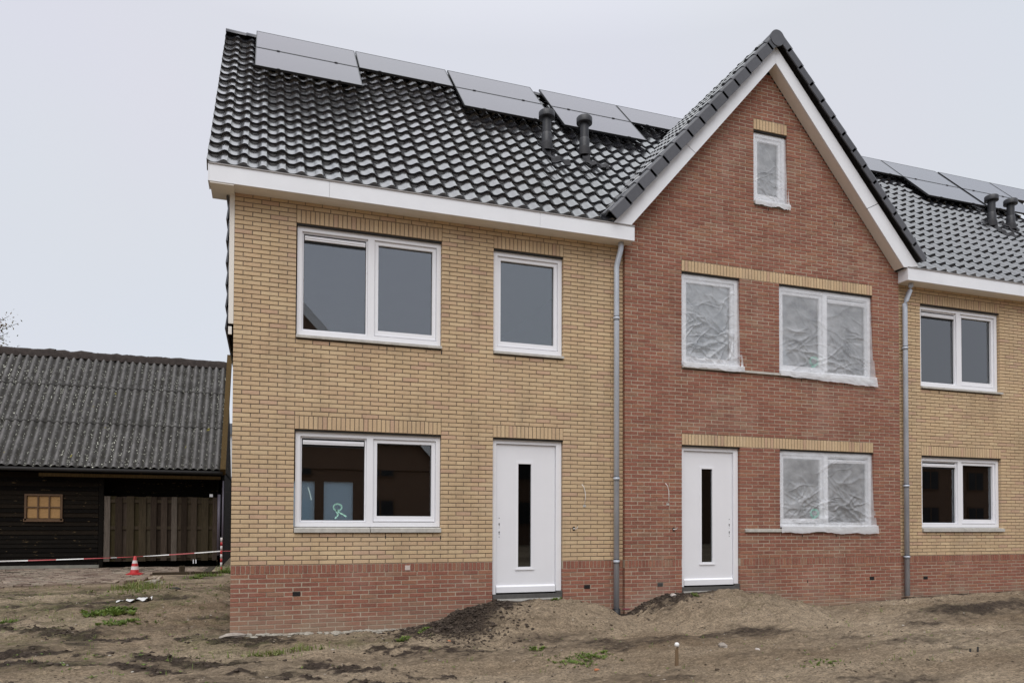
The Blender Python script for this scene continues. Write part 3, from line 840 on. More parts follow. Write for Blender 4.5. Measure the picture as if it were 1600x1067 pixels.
def rooms(house, x0, x1, y0, zlist, back_win, attic=None):
    "bare rooms behind the windows; back wall with window openings"
    s = MB(); yb = 7.35
    ztop = zlist[-1]
    s.poly((x0, y0, -1.0), (x0, yb, -1.0), (x0, yb, ztop), (x0, y0, ztop)); s.poly((x1, yb, -1.0), (x1, y0, -1.0), (x1, y0, ztop), (x1, yb, ztop))
    for z in zlist: s.box(x0 + .001, x1 - .001, y0 + 0.001, yb, z - 0.18, z)
    # back wall cells around the openings
    xs = sorted({x0, x1, *[w[0] for w in back_win], *[w[1] for w in back_win]}); zs = sorted({-1.0, ztop, *[w[2] for w in back_win], *[w[3] for w in back_win]})
    for i in range(len(xs)-1):
        for j in range(len(zs)-1):
            cx_, cz_ = (xs[i]+xs[i+1])/2, (zs[j]+zs[j+1])/2
            if any(w[0] < cx_ < w[1] and w[2] < cz_ < w[3] for w in back_win): continue
            s.box(xs[i], xs[i+1], yb + .002, yb + 0.1, zs[j], zs[j+1])
    s.build("inner_wall", M_ROOM, house)
    for w in back_win:
        p = MB(); p.box(w[0], w[1], yb + 0.05, yb + 0.056, w[2], w[3]); p.build("rear_pane", M_FROST, house)

# openings (x0,x1,z0,z1)
L_WIN = [(0.77, 2.753, 0.42, ZG), (0.77, 2.75, 3.0, ZF), (3.515, 4.61, 3.0, ZF), (3.515, 4.61, -0.95, ZG)]
G_WIN = [(6.60, 7.685, 3.0, ZF), (8.455, 10.42, 3.0, ZF), (6.60, 7.68, -0.95, ZG), (8.455, 10.42, 0.42, ZG), (7.962, 8.63, 97 * H, 118 * H)]
R_WIN = [(11.572, 13.525, 0.42, ZG), (11.572, 13.525, 3.0, ZF)]
GX0, GX1, GY = 5.603, 11.012, -0.06
LH = 3 * H

# ---------------- left yellow house
left = thing("brick_house", "yellow brick end house with uncovered windows, left of the red gabled house", "house", (0, 0, -0.9))
wall = Wall(left, 0.0)
lint = [(w[0], w[1], w[3], w[3] + LH) for w in L_WIN]
courses(wall, 0.0, GX0 - 0.004, 4.83, L_WIN + lint, M_YEL, 0, 0.0)
for a in lint: wall.soldiers(a[0], a[1], a[2], a[3], M_YEL, 0)
plinth(wall, 0.0, GX0 - 0.004, L_WIN, 0.0)
wall.finish()
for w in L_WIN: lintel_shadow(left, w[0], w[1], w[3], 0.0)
win_part(left, "window", 0.785, 2.748, 0.502, ZG - 0.022, 0.055)
win_part(left, "window", 0.785, 2.745, 3.062, ZF - 0.022, 0.055)
win_part(left, "window", 3.528, 4.602, 3.062, ZF - 0.022, 0.055, single=True)
front_door(left, 3.528, 4.602, -0.475, ZG - 0.022, 0.055, "left")
sill(left, [(0.775, 1.765), (1.775, 2.75)], 0.425, 0.502, 0.0)
sill(left, [(0.775, 2.747)], 3.006, 3.062, 0.0); sill(left, [(3.518, 4.608)], 3.006, 3.062, 0.0)
eaves(left, -0.295, 5.645, [1.17, 4.13], True, True)
for (a, b, c, d, y0, y1) in ((-0.283, -0.002, 4.800, 4.8195, -0.262, 0.22),):
    cb = MB(); cb.box(a, b, y0, y1, c, d); cb.build("soffit_return", M_SOFF, left)
vb = MB()      # verge board along the side of the roof
for k in (0, 1):
    pass
vb.poly((-0.288, -0.26, 4.83), (-0.288, 3.55, 8.90), (-0.288, 3.55, 9.05), (-0.288, -0.26, 5.0)); vb.poly((-0.262, -0.26, 5.0), (-0.262, 3.55, 9.05), (-0.262, 3.55, 8.90), (-0.262, -0.26, 4.83)); vb.poly((-0.262, -0.26, 4.83), (-0.262, 3.55, 8.90), (-0.288, 3.55, 8.90), (-0.288, -0.26, 4.83))
vb.build("verge_board", M_FASC, left)
cbd = MB(); cbd.box(-0.062, -0.001, 0.0, 0.03, 3.12, 4.80); cbd.box(-0.062, -0.02, 0.0, 0.03, 2.98, 3.08); cbd.build("corner_board", M_SOFF, left)
sw = MB(); sw.poly((0.013, 0.05, -1.0), (0.013, 0.05, 4.9), (0.013, 7.4, 4.9), (0.013, 7.4, -1.0)); sw.poly((0.0, 0.05, 4.8), (0.0, 3.6, 8.95), (0.0, 7.4, 4.8))
side = sw.build("side_wall", [M_MORY], left)
sbk = MB()                      # brickwork of the side wall, out of sight from the front
for r in range(-15, 53):
    z0 = r * H + J/2; y = 0.104 - (BL/2 if r % 2 else 0); sbk.mat = 0 if r >= 0 else 1
    while y < 7.4:
        ya, yb2 = max(y, 0.104), min(y + BL - J, 7.4)
        if yb2 - ya > .03: sbk.tone = random.random(); sbk.box(0.004 + random.uniform(-.0015, .0015), 0.06, ya, yb2, z0, z0 + H - J, skip="r")
        y += BL
o = sbk.build("brick", [M_YEL, M_RED], side); o["kind"] = "stuff"
for r in range(21):       # dark tile hanging on the upper side wall
    z = 3.06 + r * 0.285
    ya, yb_ = max(0.04, (z - 4.9) / TANM), min(7.3, 7.2 - (z - 4.9) / TANM)
    if yb_ - ya < 0.3: break
    c = MB(); n = c.add([(-0.105, ya, z), (-0.085, ya, z), (-0.045, ya, z + 0.34), (-0.06, ya, z + 0.34), (-0.105, yb_, z), (-0.085, yb_, z), (-0.045, yb_, z + 0.34), (-0.06, yb_, z + 0.34)])
    for q in ((0,1,2,3),(7,6,5,4),(0,3,7,4),(1,0,4,5),(2,1,5,6),(3,2,6,7)): c.face(*[n+i for i in q])
    c.build("hung_tile", M_TILE, left)
downpipe(left, 5.452, 0.0, 4.82, -0.74, 0.045)
boot = MB(); boot.smooth = True
boot.tube([(5.452, -0.075, -0.73), (5.452, -0.075, -0.95)], 0.06, 16); boot.build("drain_boot", M_BLACK, left)
rg = MB(); rg.smooth = True
rg.tube([(5.60 + 0.06*math.cos(a), -0.11 + 0.045*math.sin(a), -0.735) for a in [2*math.pi*i/16 for i in range(17)]], 0.006, 6); rg.build("drain_ring", mat_plain("maroon_pvc", (0.19, 0.03, 0.05), 0.5), left)
air_brick(left, 0.815, -0.381, 0.0); air_brick(left, 5.0, -0.392, 0.0)
lamp_cable(left, 4.91, 1.14, 0.0); bell_hole(left, 4.782, 0.477, 0.0)
weep(left, [(1.21+.77*k, 0.358) for k in range(3)] + [(1.21+.77*k, 2.955) for k in range(3)] + [(3.85, 2.955), (4.4, 2.955)] + [(0.45+.66*k, -0.385) for k in range(5)], 0.0)
sm_ = MB(); sm_.box(2.25, 2.32, -0.006, 0.006, -0.095, -0.03); sm_.build("mortar_patch", mat_plain("lime_smear", (0.55, 0.47, 0.43), 0.9), left)
rooms(left, 0.105, 5.5, 0.13, [-0.47, 2.62, 4.95], [(0.95, 1.50, 0.45, 1.50), (1.70, 2.37, 0.45, 1.50), (1.0, 2.2, 3.4, 4.3)])
def hide_left(x, y, z):
    if x < 5.3: return 0
    if z < gable_z(x) - 0.10: return 2 if z < gable_z(x) - 0.17 else 1
    return 0
main_roof(left, -0.325, 38, 18, True, hide_left)
flue(left, 4.945, 2.72); flue(left, 5.685, 2.82)

M_SPRAY2 = mat_plain('bright_mint_spray', (0.06, 0.60, 0.40), 0.7, 0.3)
def spray_mark(win, cx_, cz_, Y, flip=1, s=1.0):
    pts = []
    for i in range(15):
        a = R(250) - flip * 2*math.pi*i/14
        pts.append((cx_ + flip*0.0 + 0.055*s*math.cos(a), cz_ + 0.045*s*math.sin(a)))
    segs = [pts, [pts[0], (cx_ + .03*s*flip, cz_-.075*s), (cx_ + .075*s*flip, cz_-.10*s), (cx_ + .115*s*flip, cz_-.125*s)],
            [pts[0], (cx_ - .01*s*flip, cz_-.075*s), (cx_ + .01*s*flip, cz_-.10*s), (cx_ - .01*s*flip, cz_-.13*s), (cx_ - .03*s*flip, cz_-.15*s)]]
    m = MB()
    for sg in segs:
        for (p, q) in zip(sg[:-1], sg[1:]):
            d = Vector((q[0]-p[0], q[1]-p[1])); 
            if d.length < 1e-6: continue
            d.normalize(); nrm = Vector((-d.y, d.x)) * 0.0095*s; e_ = d * 0.003
            m.poly((p[0]-e_.x-nrm.x, Y, p[1]-e_.y-nrm.y), (q[0]+e_.x-nrm.x, Y, q[1]+e_.y-nrm.y), (q[0]+e_.x+nrm.x, Y, q[1]+e_.y+nrm.y), (p[0]-e_.x+nrm.x, Y, p[1]-e_.y+nrm.y))
    m.build("spray_mark", M_SPRAY if flip > 0 else M_SPRAY2, win)

# ---------------- red gabled house
gab = thing("brick_house", "red brick gabled house with plastic over its windows", "house", (8.3, GY, -0.85))
wall = Wall(gab, GY)
bands = [(6.60, 10.42, ZF, ZF + LH), (6.60, 10.42, ZG, ZG + LH), (7.962, 8.63, 118 * H, 121 * H)]
holes = G_WIN + bands
r = 0
while True:
    z0, z1 = r * H, (r + 1) * H
    # top of the wall follows the underside of the boards
    xl, xr = GX0, GX1
    zb = z1
    lowL = lambda x: 5.074 + (8.076 - 5.074) / (8.241 - 5.60) * (x - 5.60)
    if zb > 5.02: xl = max(GX0, 5.60 + (zb - 5.074) * (8.241 - 5.60) / (8.076 - 5.074) - 0.02); xr = min(GX1, 10.914 - (zb - 5.049) * (10.914 - 8.241) / (8.076 - 5.049) + 0.02)
    if xr - xl < 0.15: break
    hs = [(h[0], h[1]) for h in holes if h[2] < z1 - 0.012 and h[3] > z0 + 0.012]
    wall.row(xl, xr, z0, z1, GX0 + (0 if r % 2 == 0 else BL/2), hs, M_RED, 1); r += 1
for a in bands: wall.soldiers(a[0], a[1], a[2], a[3], M_YEL, 0)
plinth(wall, GX0, GX1, G_WIN, GX0)
wall.finish()
FY = GY + 0.055
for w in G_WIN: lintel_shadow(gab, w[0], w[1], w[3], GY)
W1 = win_part(gab, "window", 6.61, 7.675, 3.062, ZF - 0.022, FY, single=True)
W2 = win_part(gab, "window", 8.465, 10.412, 3.062, ZF - 0.022, FY, sash="left")
W3 = win_part(gab, "window", 8.465, 10.412, 0.502, ZG - 0.022, FY, sash="left")
W4 = win_part(gab, "window", 7.972, 8.622, 5.872, 118 * H - 0.022, FY, single=True)
front_door(gab, 6.61, 7.672, -0.44, ZG - 0.022, FY, "right")
sill(gab, [(6.605, 7.60), (7.61, 8.60), (8.61, 10.415)], 3.006, 3.062, GY)
sill(gab, [(7.76, 8.50), (8.51, 10.415)], 0.425, 0.49, GY); sill(gab, [(7.967, 8.626)], 5.815, 5.872, GY)
spray_mark(W2, 9.26, 3.33, FY + 0.06, -1, 1.5); spray_mark(W3, 9.25, 0.74, FY + 0.06, -1, 1.4)
spray_mark(bpy.data.objects["window"], 1.345, 0.765, 0.115, 1, 1.0)
dm_ = MB()
for (xa, za, xb, zb) in ((0.955, 1.03, 0.985, 0.93), (0.985, 0.93, 1.0, 0.86)): dm_.poly((xa-.006, .115, za), (xb-.006, .115, zb), (xb+.007, .115, zb), (xa+.007, .115, za))
dm_.build('spray_mark', mat_plain('pale_spray', (.40, .52, .50), .8), bpy.data.objects['window'])
air_brick(gab, 6.21, -0.385, GY, M_STONE); air_brick(gab, 10.36, -0.375, GY)
lamp_cable(gab, 6.30, 1.18, GY); bell_hole(gab, 6.447, 0.468, GY)
weep(gab, [(6.9, 2.96), (7.5, 2.96), (8.9, 2.96), (9.8, 2.96), (8.9, .36), (9.6, .36), (6.8, 5.9), (9.6, 5.7), (7.0, 6.2), (8.25, 5.75), (5.95, 5.45), (10.75, 5.3), (9.0, -.4)], GY)
rooms(gab, 5.71, 10.91, 0.09, [-0.47, 2.62, 5.45], [(8.6, 9.6, 0.45, 1.5)])
att = MB(); att.poly((5.8, 4.2, 5.4), (10.8, 4.2, 5.4), (8.24, 4.2, 8.4)); att.build("attic_wall", M_ROOM, gab)
# boards along the gable
for side in (0, 1):
    if side == 0:
        lo0, lo1, up0, up1 = (5.60, 5.05), (8.2415, 8.076), (5.30, 5.045), (8.2415, 8.359)
    else:
        lo0, lo1, up0, up1 = (10.914, 5.03), (8.2445, 8.076), (11.245, 5.08), (8.2445, 8.359)
    lerp = lambda a, b, t: (a[0] + (b[0]-a[0])*t, a[1] + (b[1]-a[1])*t)
    seam = 0.425 if side == 0 else 0.30
    for t0, t1 in ((0, seam - .0012), (seam + .0012, 1)):
        bm_ = MB(); q = [lerp(lo0, lo1, t0), lerp(lo0, lo1, t1), lerp(up0, up1, t1), lerp(up0, up1, t0)]
        if side == 1: q = q[::-1]
        bm_.prism(q[::-1], -0.27, -0.245); bm_.build("barge_board", M_FASC, gab)
    so = MB(); d_ = 0.018
    nrm = Vector((up1[0]-lo1[0], up1[1]-lo1[1]))
    a, b = lo0, lo1
    so.poly((a[0], -0.2448, a[1] + .003), (b[0], -0.2448, b[1] + .003), (b[0], GY - .001, b[1] + .003), (a[0], GY - .001, a[1] + .003))
    so.poly((a[0], GY - .001, a[1] + .03), (b[0], GY - .001, b[1] + .03), (b[0], -0.2448, b[1] + .03), (a[0], -0.2448, a[1] + .03))
    so.build("soffit", M_SOFF, gab)
# gable roof planes and tiles
gd = 3.9
u = MB()
for sgn in (-1, 1):
    sl = SLL if sgn < 0 else SLR; xe = 5.25 if sgn < 0 else 11.30
    p = [(xe, -0.25, gable_z(xe) - .03), (APX, -0.25, gable_z(APX) - .03), (APX, gd, gable_z(APX) - .03), (xe, gd, gable_z(xe) - .03)]
    # keep only the part in front of the main roof
    q = [p[0], p[1], (APX, (gable_z(APX) - EAVE.z)/TANM + EAVE.y + .05, gable_z(APX) - .03), (xe, -0.2, gable_z(xe) - .03)]
    u.poly(*(q if sgn > 0 else q[::-1]))
groof = u.build("roof", M_DARK, gab)
pl = []
for sgn in (-1, 1):
    sl = SLL if sgn < 0 else SLR
    ang = math.atan(sl); U = Vector((math.cos(ang) * -sgn, 0, math.sin(ang))); Nn = Vector((sgn * math.sin(ang), 0, math.cos(ang))); X = U.cross(Nn)
    xe = 5.25 if sgn < 0 else 11.30
    LS = (gable_z(APX) - gable_z(xe)) / math.sin(ang); nr = round(LS / TG); GG = LS / nr
    for r in range(nr):
        for c in range(14):
            y = -0.16 + c * TW + (TW if sgn < 0 else 0)
            o = Vector((xe, y, gable_z(xe))) + U * (r * GG)
            zm = EAVE.z + TANM * (y - EAVE.y)
            if zm > o.z + 0.36: continue
            pl.append((basis(o, X, U * (1.0 if r < nr - 1 else 0.80), Nn), False, 0 if sgn < 0 else 1))
    for r in range(nr):
        v = MB(); v.smooth = False; v.tone = random.random()
        outer = [(-0.362, -0.135), (-0.362, 0.015), (-0.354, 0.036), (-0.335, 0.050), (-0.295, 0.052), (-0.24, 0.040), (-0.17, 0.030)]
        inner = [(-0.342, -0.135), (-0.342, 0.008), (-0.336, 0.020), (-0.326, 0.028), (-0.295, 0.030), (-0.24, 0.018), (-0.17, 0.008)]
        o = Vector((xe, 0, gable_z(xe))) + U * (r * GG - 0.02)
        ln = GG + 0.04 if r < nr - 1 else GG - 0.03
        def P(pt, t, up): return o + U * t + Nn * (pt[1] + up) + Vector((0, pt[0], 0))
        k = len(outer)
        if sgn > 0: outer[0], inner[0] = (-0.362, -0.088), (-0.342, -0.088)
        a0 = v.add([P(p, 0, 0.017) for p in outer]); a1 = v.add([P(p, ln, 0) for p in outer])
        b0 = v.add([P(p, 0, 0.017) for p in inner]); b1 = v.add([P(p, ln, 0) for p in inner])
        fl = (lambda *q: v.face(*q)) if sgn < 0 else (lambda *q: v.face(*q[::-1]))
        for i in range(k - 1):
            fl(a0+i, a1+i, a1+i+1, a0+i+1); fl(b0+i, b0+i+1, b1+i+1, b1+i); fl(a0+i, a0+i+1, b0+i+1, b0+i); fl(a1+i, b1+i, b1+i+1, a1+i+1)
        fl(a0, b0, b1, a1)
        v.build("verge_tile", M_VERGE, groof)
roof_tiles(groof, pl, M_TILE)
zr = 8.425
y = -0.36; first = True
while y < 3.3:
    rc = MB(); rc.smooth = True; n1 = [math.pi*(-0.12 + 1.24*i/12) for i in range(13)]
    ra, rb = 0.128, 0.118
    r0 = rc.add([(8.20 + math.cos(a)*ra, y, zr + math.sin(a)*ra) for a in n1]); r1 = rc.add([(8.20 + math.cos(a)*rb, y + 0.38, zr + math.sin(a)*rb) for a in n1])
    for i in range(12): rc.face(r0+i, r0+i+1, r1+i+1, r1+i)
    rc.build("ridge_tile", M_VERGE, groof)
    if first:
        dk = MB(); n = dk.add([(8.20 + math.cos(a)*0.132, y - 0.012, zr + math.sin(a)*0.132) for a in [2*math.pi*i/28 for i in range(28)]]); n2 = dk.add([(8.20 + math.cos(a)*0.132, y + 0.02, zr + math.sin(a)*0.132) for a in [2*math.pi*i/28 for i in range(28)]])
        dk.face(*[n+i for i in range(28)]); dk.face(*[n2+i for i in reversed(range(28))])
        for i in range(28): j = (i+1) % 28; dk.face(n+j, n+i, n2+i, n2+j)
        dk.build("ridge_end_disc", M_VERGE, groof); first = False
    y += 0.35

# ---------------- right yellow house
rt = thing("brick_house", "yellow brick house beyond the red gable, cut off by the picture's right edge", "house", (14.0, 0, -0.75))
RX0, RX1 = GX1 + 0.003, 17.4
wall = Wall(rt, 0.0)
lint = [(w[0], w[1], w[3], w[3] + LH) for w in R_WIN]
courses(wall, RX0, RX1, 4.83, R_WIN + lint, M_YEL, 0, 11.023)
for a in lint: wall.soldiers(a[0], a[1], a[2], a[3], M_YEL, 0)
plinth(wall, RX0, RX1, R_WIN, 11.023)
wall.finish()
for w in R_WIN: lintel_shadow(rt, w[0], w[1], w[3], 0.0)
win_part(rt, "window", 11.582, 13.517, 0.502, ZG - 0.022, 0.055); win_part(rt, "window", 11.582, 13.517, 3.062, ZF - 0.022, 0.055)
sill(rt, [(11.577, 12.55), (12.56, 13.56)], 0.425, 0.502, 0.0); sill(rt, [(11.577, 13.56)], 3.006, 3.062, 0.0)
eaves(rt, 11.012, 17.4, [13.73, 16.6], True, False)
downpipe(rt, 11.135, 0.0, 4.82, -0.70, 0.075)
air_brick(rt, 11.64, -0.40, 0.0)
weep(rt, [(12.0, 0.358), (13.0, 0.358), (12.0, 2.955), (12.8, 2.955)], 0.0)
rooms(rt, 11.12, 17.3, 0.13, [-0.47, 2.62, 4.95], [(12.2, 13.4, 3.3, 4.3)])
def hide_right(x, y, z):
    if x < 11.6 and z < gable_z(x) - 0.10: return 2 if z < gable_z(x) - 0.17 else 1
    return 0
main_roof(rt, -0.325 + 38*TW, 37, 18, False, hide_right)
flue(rt, 15.60, 2.98); flue(rt, 16.18, 2.98)
sd = MB(); sd.poly((RX1, 0.0, -1.0), (RX1, 7.4, -1.0), (RX1, 7.4, 4.9), (RX1, 0.0, 4.9)); sd.build("side_wall", M_MORY, rt)

# ---------------- solar panels
PW, PH = 1.70, 0.955
def solar(x0, t0, label, w=PW):
    p = thing("solar_panel", label, "solar panel", main_pt(x0, t0, 0.10), "solar panels on the black tiled roofs")
    M = basis(main_pt(x0, t0, 0.085), Vector((1,0,0)), UP_MAIN, N_MAIN)
    def add(name, mat, boxes):
        s = MB()
        for b in boxes: s.box(*b)
        s2 = MB(); s2.merge(s, M); s2.build(name, mat, p)
    f = 0.014
    add("frame", M_PFRAME, [(0, w, 0, f, 0, 0.036), (0, w, PH-f, PH, 0, 0.036), (0, f, f, PH-f, 0, 0.036), (w-f, w, f, PH-f, 0, 0.036)])
    add("glass", M_PANEL, [(f, w-f, f, PH-f, 0.026, 0.034)])
    for xa in (0.35, w - .39): add("rail", M_PFRAME, [(xa, xa + .04, 0.02, PH-.02, -0.05, -0.001)])
    for xa in (0.335, w - .405): add("clamp", M_BLACK, [(xa, xa + .05, -0.022, 0.008, 0.028, 0.046)])
T1, T2 = 4.68, 3.705
solar(0.185, T1, "solar panel in the upper row next to the bare tiled left edge of the roof")
solar(0.185, T2, "solar panel in the lower row nearest the left edge of the roof, under another panel")
solar(1.905, T1, "upper-row solar panel with only tiles beneath it, left of the two vent pipes")
solar(3.645, T1, "upper-row solar panel left of the tiled gap above the left vent pipe")
solar(3.645, T2, "solar panel in the lower row directly left of the left vent pipe")
solar(5.535, T1, "upper-row solar panel right of the tiled gap above the left vent pipe")
solar(5.535, T2, "solar panel in the lower row behind the vent pipe nearer the red gable")
solar(7.255, T1, "upper-row solar panel vanishing behind the left slope of the red gable")
solar(12.555, T1, "upper-row solar panel emerging from behind the right slope of the red gable")
solar(14.275, T1, "solar panel in the upper row, second from the red gable on the right-hand roof")
solar(14.275, T2, "solar panel in the lower row nearest the red gable on the right-hand roof")
solar(16.075, T1, "solar panel in the upper row above the vent pipes of the right-hand roof")
solar(16.075, T2, "solar panel in the lower row behind the vent pipes of the right-hand roof")
solar(17.795, T1, "solar panel cut off by the right edge of the picture, upper row")

# ---------------- plastic sheets over the gable windows
def film(label, x0, x1, z0, z1, seed, flare, drop, slack):
    t = MB(); t.smooth = True; nx, nz = 130, 150
    U, V = np.meshgrid(np.linspace(0, 1, nx), np.linspace(0, 1, nz))   # V=0 bottom
    low = 1 - V
    edgeR = flare * (low**2.2) + 0.012 * fbm(V * 9, V * 0 + seed, 3, seed)
    Xf = x0 + (x1 - x0) * U + edgeR * U**3 + (-0.006 + 0.01 * fbm(V * 7, V*0 + 3, 2, seed + 5)) * (1 - U)**4
    bottom = drop * (0.4 + 0.6*U) + 0.034 * fbm(U * 5, U*0 + seed, 5, seed + 2, 0.65)
    Zf = z0 + (z1 - z0) * V - bottom * low**3
    edge = np.minimum(np.minimum(U, 1 - U) * 6, np.minimum(V, low + .02) * 8).clip(0, 1)
    wx, wz = (x1 - x0) * U, (z1 - z0) * V
    sw_ = fbm(wx * 1.7, wz * 1.7, 2, seed + 9) * 0.5
    W_, H_ = x1 - x0, z1 - z0
    rf = random.Random(seed); crease = np.zeros_like(wx); px_w = wx + 0.035 * fbm(wx * 5, wz * 5, 2, seed + 3); pz_w = wz + 0.035 * fbm(wx * 5, wz * 5, 2, seed + 4)
    for k in range(int(62 * slack * W_ + 22)):       # one fold after another, thickest low down
        qx, qz = rf.uniform(0, W_), H_ * min(1, abs(rf.gauss(0, 0.42)) + (0.02 if rf.random() < .8 else rf.random()))
        an = rf.choice([rf.gauss(-0.65, .28), rf.gauss(-0.25, .3), rf.gauss(0.5, .35), rf.gauss(-1.2, .25)])
        L_, w_ = rf.uniform(.10, .50) * (1.2 - .6 * qz / H_), (rf.uniform(.006, .014) if rf.random() < .45 else rf.uniform(.016, .038))
        ux, uz = (px_w - qx) * math.cos(an) + (pz_w - qz) * math.sin(an), -(px_w - qx) * math.sin(an) + (pz_w - qz) * math.cos(an)
        uz = uz + 0.8 * rf.uniform(-1, 1) * ux * ux + .012 * np.sin(ux * rf.uniform(9, 22) + rf.uniform(0, 6))
        crease += rf.uniform(.35, 1.0) * np.exp(-(ux / L_)**4) * np.exp(-np.abs(uz / w_)**1.3) * rf.choice([1, 1, 1, -.5])
    r2 = fbm(wx * 9 - wz * 3, wz * 13 + wx * 3, 3, seed + 13)
    amount = slack * (0.45 + 0.55 * sstep(0.8, 0.25, V))
    Yf = FY - 0.014 - edge * (0.012 + 0.018 * (sw_ + .5) + amount * (0.023 * np.clip(crease, -.6, 1.6) + 0.0025 * r2))
    Yf = Yf - 0.06 * low**2.5 * (0.3 + 0.7 * U) * (0.7 + 0.3 * np.sin(U * 9 + seed)) - 0.035 * (sstep(0.94, 1.0, U)) * low
    Yf = np.where(Zf < z0 + 0.07, np.minimum(Yf, GY - 0.045 - 0.008 * r2), Yf)
    n = t.add(np.stack([Xf, Yf, Zf], -1).reshape(-1, 3).tolist())
    for j in range(nz - 1):
        t.tone = min(1, max(0, (0.115 - (j + .5) / nz) / 0.05))
        for i in range(nx - 1):
            t.face(n + j*nx + i, n + j*nx + i+1, n + (j+1)*nx + i+1, n + (j+1)*nx + i)
    o = t.build("plastic_sheet", M_FILM, None, org=((x0+x1)/2, FY, z0))
    tag(o, label, "plastic sheet", "clear plastic sheets taped over the gable windows")
film("narrow clear plastic sheet over the small attic window high in the red gable", 7.972, 8.632, 5.80, 7.0, 3, 0.04, 0.02, 0.5)
film("crinkled clear plastic sheet over the single-pane upstairs window above the red house's door", 6.61, 7.69, 3.03, ZF - 0.02, 21, 0.05, 0.02, 1.25)
film("wide plastic sheet over the two-pane upstairs window of the red house", 8.462, 10.418, 3.03, ZF - 0.02, 45, 0.06, 0.09, 0.85)
film("wide crinkled plastic sheet over the ground-floor window beside the red house's door", 8.462, 10.418, 0.46, ZG - 0.02, 77, 0.07, 0.08, 1.15)

# ---------------------------------------------------------------- old pavement in front of the barn
def pave_edge(x): return 4.75 + 0.45 * (x + 3.9) * (x > -3.9) + 0.12 * math.sin(x * 3.1)
M_PAVE = mat_tone("clinker_paver", [(0.0, (0.15, 0.105, 0.085)), (0.3, (0.26, 0.195, 0.15)), (0.7, (0.36, 0.29, 0.225)), (1.0, (0.22, 0.19, 0.145))], 0.9, 25, 0.35, 0.4)
pv = MB(); 
pv.box(-13, -0.75, 7.6, 9.95, PAVE_Z - 0.07, PAVE_Z - 0.012); 
M_SAND = mat_plain("joint_sand", (0.06, 0.05, 0.036), 0.95, 0.1, var=0.4, nscale=20)
pave = pv.build("pavement", M_SAND, None, org=(-4, 7, PAVE_Z - .05)); tag(pave, "old clinker-brick pavement in front of the barn", None, None, "structure")
pb = []
row = 0; y = 4.0
while y < 9.9:
    x = -11.0 + (0.105 if row % 2 else 0)
    while x < -0.9:
        if y > pave_edge(x) and not (x > -1.9 and y < 7.35): pb.append((x, y))
        x += 0.213
    y += 0.108; row += 1
pmesh = []
for v in range(8):
    mb = MB(); mb.tone = (v + .5) / 8; mb.box(-0.097, 0.097, -0.043, 0.043, -0.05, 0.0, skip="b"); pmesh.append(mb.mesh("brick", M_PAVE))
psrc = MB(); psrc.box(-0.097, 0.097, -0.043, 0.043, -0.05, 0.0, skip="b")
rest = MB()
pb.sort(key=lambda p: (0 if -6.2 < p[0] < -0.9 else 1, (p[0]-CAM.x)**2 + (p[1]-CAM.y)**2))
for i, (x, y) in enumerate(pb):
    z = PAVE_Z + 0.018 * float(fbm(np.array([x*.8]), np.array([y*.8]), 2, 5)[0]) + random.gauss(0, .006)
    ed = max(0.0, 1 - (y - pave_edge(x)) / 0.3)
    M = Matrix.Translation((x + random.gauss(0, .003), y + random.gauss(0, .003), z - ed*0.02)) @ Euler((random.gauss(0, .02 + .04*ed), random.gauss(0, .03 + .04*ed), random.gauss(0, .012 + .08*ed))).to_matrix().to_4x4()
    if i < 300: inst("brick", random.choice(pmesh), pave, M)
    else: rest.tone = random.random(); rest.merge(psrc, M)
o = rest.build("brick", M_PAVE, pave); o["kind"] = "stuff"

# ---------------------------------------------------------------- the old barn
BY = 10.07
def mat_wood(name, stops, worn=None):
    mt = mat_tone(name, stops, 0.85, 9, 0.5, 0.5, 0.006, stretch=(5, 5, 0.5) if worn is None else (0.6, 5, 6), spec=0.08)
    if worn:
        nt = mt.node_tree; b = nt.nodes["Principled BSDF"]; src = b.inputs["Base Color"].links[0].from_socket
        n = noise_node(nt, 1.0, 5, 0.7, coord="Position", stretch=(4.5, 1, 22)); f = ramp(nt, n.outputs["Fac"], [(0.63, 0.0), (0.70, 0.9)])
        nt.links.new(mixc(nt, f.outputs[0], src, worn), b.inputs["Base Color"])
    return mt
M_TAR = mat_wood("tarred_board", [(0.0, (0.005, 0.004, 0.0035)), (0.6, (0.009, 0.0075, 0.006)), (1.0, (0.017, 0.012, 0.008))], (0.16, 0.11, 0.055))
M_GREYW = mat_wood("weathered_plank", [(0.0, (0.030, 0.021, 0.015)), (0.35, (0.070, 0.052, 0.040)), (0.7, (0.050, 0.040, 0.020)), (1.0, (0.13, 0.108, 0.090))])
M_BRNW = mat_wood("mossy_brown_board", [(0.0, (0.070, 0.043, 0.018)), (0.6, (0.095, 0.062, 0.026)), (1.0, (0.12, 0.10, 0.045))])

